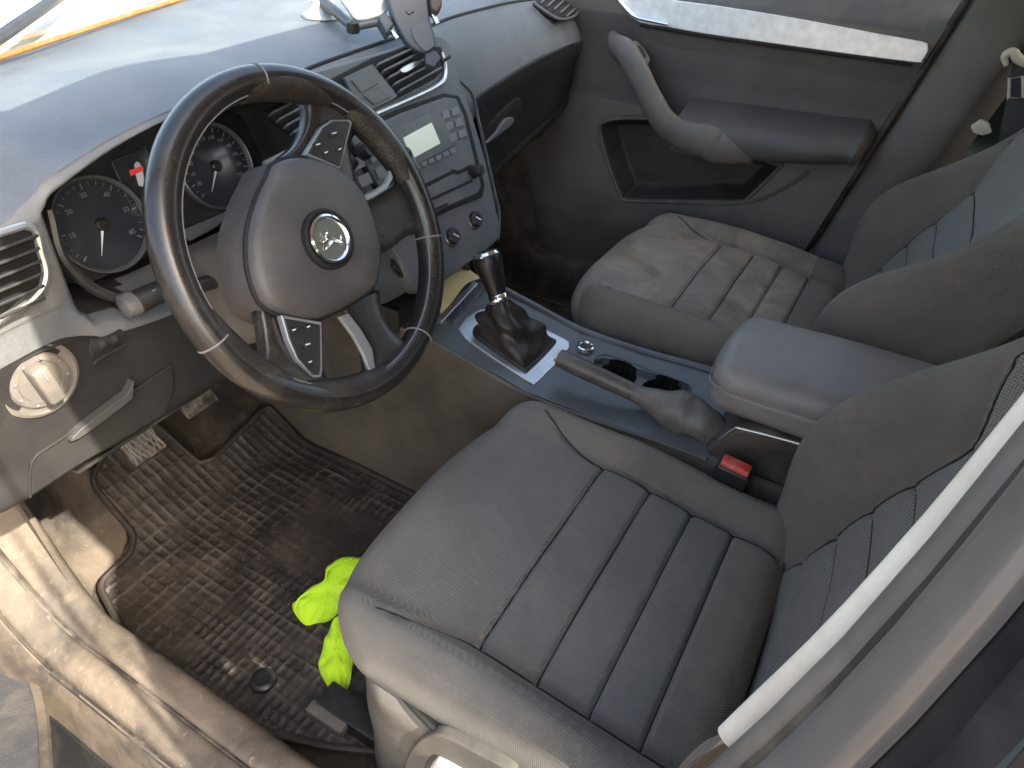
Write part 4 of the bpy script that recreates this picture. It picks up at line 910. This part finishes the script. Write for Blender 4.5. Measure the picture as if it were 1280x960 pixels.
# armrest
ar = thing('armrest', (0,-.05,.41), 'padded grey vinyl armrest lid on the rear of the centre console', 'armrest')
def arm(A):
    u, v, h = A[:,0], A[:,1], A[:,2]
    z = h+.447; z = z-.006*ss(.0,.16,v)*(h > 0)+.004*np.cos(u/.09*1.5)*(h > 0)
    y = v-.035-.012*(np.abs(u)/.09)**2.5*ss(.04,.16,v)
    g = gs(h, .006, .0022)
    return np.stack([u*(1-.012*g+.02*(h < .006)), y-.002*g*ss(.07,.13,v), z], 1)
bm = rbox_bm((.092,.190,.040), .026, (20,40,18), arm)
fin('lid', bm, ARMV, ar, sharp=80)
fin('lid_stitching', tube_bm([(-.0925,y,.4535) for y in (-.18,-.05,.05,.12)]+[(-.085,.146,.4535),(-.06,.153,.4535),(0,.156,.4535),(.06,.153,.4535),(.085,.146,.4535)]+[(.0925,y,.4535) for y in (.12,0,-.18)], .0009, 6, sub=5), mat('pale_piping', (.25,.22,.19), .7), ar)
fin('hinge_arm', box_bm((0,-.16,.405), AX, (.06,.06,.012), .004), DARKP, ar)
# ================================================================ gear lever
gb0 = PK2.hit(642,436,.004)
kt = at(607,318,x=-.005)
gl = thing('gear_lever', gb0, 'black gear lever with a chrome-topped knob rising from a creased leather gaiter', 'gear lever')
base_ = crom(PK2.poly([(594,418),(604,406),(650,408),(688,424),(690,431),(661,460),(653,461),(622,440)], .005), 8, True)
ax_ = (kt-gb0).normalized(); top_ = gb0+ax_*((kt-gb0).length-.078)
n = len(base_); V = []; F = []; L = 26
zx = ax_.orthogonal().normalized(); zy = ax_.cross(zx)
ang = [math.atan2((Vector(p)-gb0).dot(zy), (Vector(p)-gb0).dot(zx)) for p in base_]
for i in range(L+1):
    t = i/L
    for j in range(n):
        b_ = Vector(base_[j]); c_ = top_+(zx*math.cos(ang[j])+zy*math.sin(ang[j]))*.0165
        p = b_.lerp(c_, t**.85); rad = (b_.lerp(gb0, 1)-b_)
        ctr = gb0.lerp(top_, t); d = p-ctr
        shrink = (1+.08*math.sin(math.pi*t))
        fold = 1+(.16*math.sin(t*14+ang[j]*2.0+.6*math.sin(ang[j]*3))+.10*math.sin(ang[j]*5+t*5))*math.sin(math.pi*min(1, t*1.02+.0))*.8
        V.append(tuple(ctr+d*shrink*fold))
for i in range(L):
    for j in range(n): F.append((i*n+j, i*n+(j+1) % n, (i+1)*n+(j+1) % n, (i+1)*n+j))
fin('gaiter', bmof(V, F), GAITER, gl, sharp=100)
fin('gaiter_frame', tube_bm([Vector(p)+kn2*.001 for p in base_], .0032, 8, closed=True), DARKP, gl)
fin('collar', lathe_bm(top_-ax_*.004, ax_, [(.0165,0),(.0185,.003),(.0180,.011),(.0155,.014)], 32), CHROME, gl)
kb = fin('knob', lathe_bm(top_+ax_*.008, ax_, [(.0150,0),(.0165,.010),(.0200,.030),(.0235,.050),(.0250,.060),(.0235,.068),(.0180,.072),(0,.0725)], 36), mat('black_knob_leather', (.012,.011,.011), .32, bump=(600,.3,.0006)), gl)
fin('knob_ring', lathe_bm(top_+ax_*.008, ax_, [(.0235,.0665),(.0242,.0690),(.0215,.0735),(.0170,.0745),(.0165,.0720)], 36), CHROME, kb)
fin('knob_cap', lathe_bm(top_+ax_*.008, ax_, [(.0165,.0725),(.0120,.0755),(0,.0765)], 30), DARKP, kb)
# ================================================================ handbrake
hb0, hb1 = at(698,452,x=-.045), at(800,497,x=-.045)
hk = thing('handbrake', (-.045,.14,.33), 'handbrake lever with a grey grip and wrinkled leather boot, lying on the console', 'handbrake')
hd = (hb1-hb0).normalized()
hb0 = hb0+Vector((0,0,.008)); hb1 = hb1+Vector((0,0,.004))
fin('grip', tube_bm([hb0+hd*.002, hb0+hd*.006, hb0.lerp(hb1,.4), hb0.lerp(hb1,.8), hb1+hd*.03], [.0125,.0150,.0155,.0150,.0140,.0130], 20, sub=6), mat('grey_brown_grip', (.07,.06,.05), .32, bump=(500,.3,.0005), dust=(TAN,.25,30,.4,.8)), hk)
fin('release_button', tube_bm([hb0-hd*.006, hb0-hd*.005, hb0+hd*.006], [.006,.0085,.0085], 16), mat('brass_button', (.55,.48,.33), .35, metal=.6), hk)
P0 = [hb1-hd*.012, hb1+hd*.010, hb1+hd*.035, hb1+hd*.065, hb1+hd*.095, at(905,540,x=-.05)+Vector((0,-.005,-.02))]
bm = tube_bm(P0, [.0135,.0165,.0225,.031,.034,.031,.022], 40, sub=8, flat=1.0, up=(0,0,1))
for v in bm.verts:
    s_ = (v.co-hb1).dot(hd); a = math.atan2(v.co.z-.34, v.co.x+.045); c_ = hb1+hd*s_
    amt = max(0, min(1, (s_)/.03)); v.co = c_+(v.co-c_)*(1+amt*(.09*math.sin(s_*95+a*1.5)+.04*math.sin(s_*180-a*2))*.7)
fin('boot', bm, BOOTL, hk, sharp=100)
# ================================================================ passenger door
pd = thing('passenger_door', (.74,.45,0), 'closed passenger door with silver trim strip, pull handle, armrest and map pocket', 'car door')
def yr(z): return .022+(.838-z)*.235          # rear edge of the panel follows the leaning door gap
prof_ = [(.845,.735),(.82,.715),(.785,.688),(.765,.684),(.735,.686),(.69,.697),(.63,.702),(.57,.700),(.52,.694),(.46,.684),(.40,.678),(.34,.676),(.27,.680),(.21,.690),(.15,.70),(.08,.71)]
zs = [p[0] for p in prof_][::-1]; xsn = [p[1] for p in prof_][::-1]
st = .0035
PKT = [at(*p, x=.68) for p in ((748,156),(775,149),(830,152),(865,158),(905,185),(971,207),(972,212),(935,248),(925,252),(870,252),(785,250),(776,243),(757,195))]
PKP = [(p.y, p.z) for p in rnd([tuple(q) for q in PKT], 3)]
PKP = [(p[1], p[2]) for p in rnd([tuple(q) for q in PKT], 3)]
tt = np.linspace(0, 1, 300); zz = np.arange(.08, .846, st)
Tm, Zm = np.meshgrid(tt, zz); Yr = np.vectorize(yr)(Zm)+.004; Ym = Yr+(1.06-Yr)*Tm
Xm = np.interp(Zm, zs, xsn)
Xm += -.012*gs(Zm, .53, .05)*ss(.75,.55,Ym)*0
Ins = inpoly(PKP, Ym, Zm)
Dm = np.full(Tm.shape, 9.0)
for i in range(len(PKP)):
    (ay, az), (by, bz) = PKP[i], PKP[(i+1) % len(PKP)]
    L2_ = (by-ay)**2+(bz-az)**2+1e-12; t_ = np.clip(((Ym-ay)*(by-ay)+(Zm-az)*(bz-az))/L2_, 0, 1)
    Dm = np.minimum(Dm, np.hypot(Ym-ay-t_*(by-ay), Zm-az-t_*(bz-az)))
Dm = np.where(Ins, Dm, -Dm)
Xm += .050*ss(-.004,.030,Dm)
Xm += .010*ss(.90,1.04,Ym)
nz, ny = Tm.shape
F = [(a*ny+b, a*ny+b+1, (a+1)*ny+b+1, (a+1)*ny+b) for a in range(nz-1) for b in range(ny-1)]
bm = bmof(list(zip(Xm.ravel(), Ym.ravel(), Zm.ravel())), F)
bm.faces.ensure_lookup_table()
for fi, f in enumerate(bm.faces):
    c = f.calc_center_median(); base_x = float(np.interp(c.z, zs, xsn))+.010*float(ss(.90,1.04,np.array(c.y)))
    f.material_index = 2 if Dm[fi//(ny-1), fi%(ny-1)] > .001 else (1 if c.z > .56 and c.z < .74 else (3 if c.z > .78 else 0))
fin('door_panel', bm, [DOORP, DOORV, POCK, mat('upper_door_trim', (.085,.09,.10), .42, bump=(800,.3,.0006), dust=(TAN,.35,8,.4,.85))], pd, sharp=179)
fin('pocket_edge', tube_bm([(float(np.interp(z, zs, xsn))+.0005, y, z) for y, z in PKP], .0052, 8, closed=True), GREYP, pd)
fin('pocket_rim', tube_bm([at(*p, x=.678)+Vector((-.001,0,0)) for p in ((812,148),(775,148),(752,154),(748,166),(757,197),(773,238),(784,250),(830,253),(900,255),(945,250),(980,235),(1010,215))], .0035, 8, sub=5), GREYP, pd)
# silver strip
PS = Plane((.683,.3,.75), (-1,0,.08))
stp = [(770,-16),(800,-6),(900,8),(1000,24),(1100,43),(1152,52),(1160,57),(1159,66),(1152,76),(1144,78),(1050,66),(950,52),(880,42),(830,33),(800,28),(780,12)]
fin('trim_strip', prism_bm(rnd(PS.poly(stp, .006), 2), PS.n, .010, .0025), ALU, pd, wn=True)
fin('strip_groove', tube_bm([PS.hit(*p, .0005) for p in ((800,32),(880,46),(950,56),(1050,70),(1140,82))], .0022, 8, sub=4), BLACK, pd)
fin('door_latch_handle', tube_bm([PS.hit(*p, .012) for p in ((768,-10),(780,6),(795,20),(818,26),(836,30))], [.007,.0085,.008,.006], 12, sub=6, flat=.6), CHROME, pd)
# armrest body and pull handle
PA = Plane((.62,.3,.52), (-1,0,.15))
ys_ = [.47,.44,.40,.34,.26,.18,.12,.105]
rows = []
for i, y in enumerate(ys_):
    k = math.sin(math.pi*min(1, max(0, (.475-y)/.08))/2) if y > .40 else 1
    e = 1 if y > .14 else .55
    q = max(0, (.44-y)/.34); top = .572+.018*q; bot = .496+.050*q; m_ = (top+bot)/2
    rows.append([(.704,y,top+.028),(.676,y,top+.020),(.645,y,top+.010),(.616+.03*(1-e),y,top+.002),(.599+.04*(1-e),y,top-.012),(.596+.04*(1-e),y,m_),(.604+.04*(1-e),y,bot+.010),(.625+.03*(1-e),y,bot),(.66,y,bot+.002),(.704,y,bot+.012)])
rows.append([(.706,.088,.60)]+[(.694,.086,.60-.004*i) for i in range(8)]+[(.706,.088,.56)])
fin('armrest', grid_bm(rows, 5, 6), DOORV, pd, sharp=80)
hp = [at(772,58,x=.655), at(783,66,x=.632), at(798,92,x=.618), at(814,125,x=.606), at(830,152,x=.600), at(852,168,x=.600), at(882,176,x=.604)]
hp = [at(764,46,x=.69)]+hp+[Vector((.612,.37,.535)), Vector((.625,.30,.545))]
bm = tube_bm(hp, [.016,.025,.026,.026,.027,.029,.034,.037,.036], 22, sub=7, flat=.68, up=(1,0,0))
fin('pull_handle', bm, DOORP, pd, sharp=90)
fin('handle_joint', tube_bm([at(*p, x=.594) for p in ((888,163),(880,172),(868,192))], .0012, 6), BLACK, pd)
wsx = Plane((.64,.62,.70), (-.5,-.5,.75))
wb_ = fin('window_switch', prism_bm(rnd(wsx.poly([(789,53),(798,51),(813,72),(810,80),(803,82),(792,66)], .006), 2), wsx.n, .016, .002), DARKP, pd, wn=True)
fin('switch_key', prism_bm(wsx.poly([(795,58),(801,57),(808,70),(802,74)], .009), wsx.n, .004, .001), BLACK, wb_)
fin('pull_gap', prism_bm(rnd([at(*p, x=.697) for p in ((806,84),(815,92),(835,130),(846,148),(838,146),(818,110))], 2), (-1,0,0), .004, 0), BLACK, pd)
# glass and outer skin
fin('window', bmof([(.728,.02,.845),(.728,1.0,.82),(.60,.46,1.13),(.60,-.06,1.13)], [(0,1,2,3)]), GLASS, pd)
fin('outer_skin', grid_bm([[(.80,y,-.2),(.835,y,.3),(.82,y,.7),(.745,y,.85)] for y in (0,.5,1.06)], 4, 4, thick=.006), PAINT, pd)
# black gap seal and the passenger-side pillar (body)
fin('door_seal', tube_bm([(.700,yr(z)-.001,z) for z in (.90,.838,.7,.55,.42,.34)]+[(.692,.175,.26),(.68,.26,.15),(.67,.34,.08)], .0075, 10, sub=4), RUB, car)
pr_ = []
for z, x0 in ((.06,.675),(.2,.69),(.34,.695),(.45,.700),(.6,.702),(.75,.700),(.88,.690),(1.02,.65),(1.14,.60)):
    y0 = yr(z)-.008
    pr_.append([(x0+.012,y0,z),(x0-.004,y0-.010,z),(x0-.012,y0-.05,z),(x0-.012,y0-.10,z),(x0+.006,y0-.125,z),(x0+.035,y0-.15,z)])
fin('centre_pillar_trim', grid_bm(pr_, 5, 5), mat('pillar_trim_grey', (.115,.112,.108), .5, bump=(800,.3,.0006), dust=(TAN,.25,8,.4,.85)), car)
fin('rear_cabin_wall', grid_bm([[(.715,-.12,z),(.72,-.4,z),(.72,-.9,z)] for z in (.06,.4,.8,.86)], 4, 4), mat('rear_trim_black', (.02,.02,.022), .6), car)
# passenger seat belt hardware
sb = thing('seat_belt', (.70,-.1,.3), 'black belt webbing with ivory guide and buckle tongue hanging by the passenger-side pillar', 'seat belt')
fin('webbing', box_bm((.694,-.13,.66), ((.2,1,0),(0,.24,1),(1,0,0)), (.022,.30,.0008), .0003), BELT, sb)
BX = .685
fin('belt_guide', tube_bm([at(*p, x=BX) for p in ((1258,82),(1256,70),(1266,65),(1274,74),(1292,80),(1320,84))], [.004,.007,.008,.009,.010], 12, sub=5), IVORY, sb)
fin('tongue', tube_bm([at(*p, x=BX) for p in ((1262,98),(1279,95),(1279,122),(1261,123))], .0032, 10, closed=True, sub=1), IVORY, sb)
fin('belt_clip', prism_bm([at(*p, x=BX) for p in ((1213,158),(1226,150),(1236,154),(1240,166),(1228,170),(1216,166))], (-1,0,0), .012, .002), IVORY, sb)
# ================================================================ phone holder
ph = thing('phone_holder', at(405,18,z=.79), 'grey spring phone holder with clear suction base and jointed arm, standing above the centre vent', 'phone holder')
c = at(405,20,z=.787); c2 = c+Vector((0,0,.018))
fin('suction_base', lathe_bm(c, (0,0,1), [(.036,0),(.035,.004),(.028,.007),(.020,.014),(.018,.024),(.0,.026)], 40), CLEAR, ph)
PH = Plane(at(515,30,y=.735), (-.50,-.62,.60)); hn = PH.n
j0, j1 = PH.hit(441,34,-.01), PH.hit(478,27,-.006)
fin('arm', tube_bm([c+Vector((0,0,.020)), c.lerp(j0,.5)+Vector((0,0,.012)), j0], [.010,.008,.007], 14, sub=4), DARKP, ph)
fin('arm_plate', prism_bm(rnd(PH.poly([(425,-10),(480,-14),(488,5),(476,20),(448,26),(436,14)], -.016), 2), hn, .006, .002), CLEAR, ph, wn=True)
fin('arm', tube_bm([j0, j1, PH.hit(500,22,-.01)], [.006,.0055,.006], 12), SATIN, ph)
fin('arm_joint', lathe_bm(j0-Vector((0,0,.008)), (0,0,1), [(.008,0),(.010,.002),(.010,.014),(.008,.016)], 20), DARKP, ph)
hbod = fin('cradle', prism_bm(rnd(PH.poly([(483,-16),(486,4),(493,26),(502,42),(514,58),(531,66),(543,60),(545,46),(538,24),(536,4),(530,-16)], .006), 2), hn, .018, .004), PHG, ph, wn=True)
fin('cradle_pad', prism_bm(rnd(PH.poly([(514,36),(518,31),(535,28),(543,54),(540,60),(531,64),(518,49)], .009), 2), hn, .005, .0015), PHL, hbod, wn=True)
fin('check_mark', tube_bm([PH.hit(*p, .0068) for p in ((507,14),(511,18),(517,14))], .0009, 6), DARKP, hbod)
fin('jaw', prism_bm(PH.poly([(472,21),(481,13),(493,30),(484,42)], .016), hn, .026, .003), PHG, ph, wn=True)
fin('jaw', prism_bm(PH.poly([(536,-14),(553,-12),(553,6),(547,15),(540,11)], .016), hn, .026, .003), mat('jaw_brown', (.10,.07,.06), .5), ph, wn=True)
fin('spring_pin', tube_bm([PH.hit(488,38,.0), PH.hit(497,48,.0)], .004, 10), CHROME, ph)
fin('spring_pin', tube_bm([PH.hit(541,18,.0), PH.hit(547,30,.0)], .004, 10), CHROME, ph)
fin('vent_clip', prism_bm(PH.poly([(532,64),(545,63),(552,72),(543,84),(532,79)], .004), hn, .014, .002), PHG, ph, wn=True)
fin('clip_lever', tube_bm([PH.hit(553,77,.0), PH.hit(563,70,.004)], .0026, 10), DARKP, ph)
# ================================================================ yellow cloths
yc = grid_bm([[at(552,392,z=.366), at(566,376,z=.371), at(582,355,z=.374), at(600,347,z=.376)],
              [at(542,380,z=.366), at(556,362,z=.374), at(572,342,z=.378), at(585,335,z=.378)],
              [at(540,366,z=.366), at(552,350,z=.372), at(566,334,z=.376), at(578,328,z=.376)]], 5, 5, thick=.0015)
tag(fin('yellow_cloth', yc, YPAP), 'folded pale yellow cloth lying in the cubby ahead of the gear lever', 'cloth')
hv = thing('safety_glove', at(420,740,z=.03), "crumpled fluorescent yellow-green glove poking out from under the driver's seat", 'glove')
def flap(px, thick, zs_):
    P = [at(p[0], p[1], z=z) for p, z in zip(px, zs_)]
    ring = crom(P, 6, True); cen = Vector(ring.mean(0))+Vector((0,0,thick)); V = []; F = []; n = len(ring)
    for k, (s_, h) in enumerate([(1,-.004),(1.0,0),(.94,.35),(.8,.7),(.55,.95),(.28,1.0),(0,1.0)]):
        for j, p in enumerate(ring):
            q = Vector(p)*s_+Vector(cen-Vector((0,0,thick)))*(1-s_); q.z += thick*h+.0025*math.sin(j*.9+k*.3)*(s_ > .7)+.003*math.sin(q.x*160+q.y*90)
            V.append(q)
    for i in range(6):
        for j in range(n): F.append((i*n+j, i*n+(j+1) % n, (i+1)*n+(j+1) % n, (i+1)*n+j))
    bm = bmof(V, F); return bm
fin('palm', flap([(366,762),(374,746),(404,726),(410,708),(440,696),(470,700),(465,745),(430,765),(405,776),(382,780)], .011, [.02,.03,.04,.05,.06,.05,.03,.02,.015,.015]), HIVIS, hv, sharp=100)
fin('finger', flap([(398,832),(404,808),(410,788),(424,770),(445,765),(440,840),(425,872),(408,855)], .009, [.02,.03,.04,.05,.04,.02,.015,.015]), HIVIS, hv, sharp=100)
fin('cuff_edge', tube_bm([at(*p, z=z+.010) for p, z in (((368,762),.02),((376,746),.03),((405,727),.04),((411,710),.05),((440,698),.06))], .0018, 8, sub=5), HIVIS, hv)

# ---------------------------------------------------------------- world, sun, view
SUN_DIR = Vector((-.10, -.70, .70)).normalized()      # towards the sun: behind the car, high
w = bpy.data.worlds.new('World'); sc.world = w; w.use_nodes = True
nt = w.node_tree; bg = nt.nodes['Background']; sky = nt.nodes.new('ShaderNodeTexSky'); sky.sky_type = 'NISHITA'; sky.sun_disc = False
sky.sun_elevation = math.asin(SUN_DIR.z); sky.sun_rotation = math.atan2(SUN_DIR.x, SUN_DIR.y)
sky.air_density = 1.0; sky.dust_density = 4.0; sky.ozone_density = .6
hz = nt.nodes.new('ShaderNodeMix'); hz.data_type = 'RGBA'; hz.blend_type = 'MULTIPLY'; hz.inputs['Factor'].default_value = 1; hz.inputs[7].default_value = (1, .95, .87, 1)
nt.links.new(sky.outputs[0], hz.inputs[6]); nt.links.new(hz.outputs[2], bg.inputs[0]); bg.inputs[1].default_value = .15
sl = bpy.data.lights.new('sun', 'SUN'); sl.energy = 3.0; sl.angle = math.radians(.6); sl.color = (1, .91, .76)
so = bpy.data.objects.new('sun', sl); COL.objects.link(so); so.rotation_euler = SUN_DIR.to_track_quat('Z', 'Y').to_euler(); so.location = (0, -3, 4)
sc.view_settings.view_transform = 'Standard'; sc.view_settings.look = 'None'; sc.view_settings.exposure = 2.6; sc.view_settings.gamma = 1
sc.render.engine = 'CYCLES'; sc.cycles.max_bounces = 8; sc.cycles.diffuse_bounces = 5; sc.cycles.transparent_max_bounces = 12
sc.cycles.use_denoising = True; sc.cycles.sample_clamp_indirect = 6
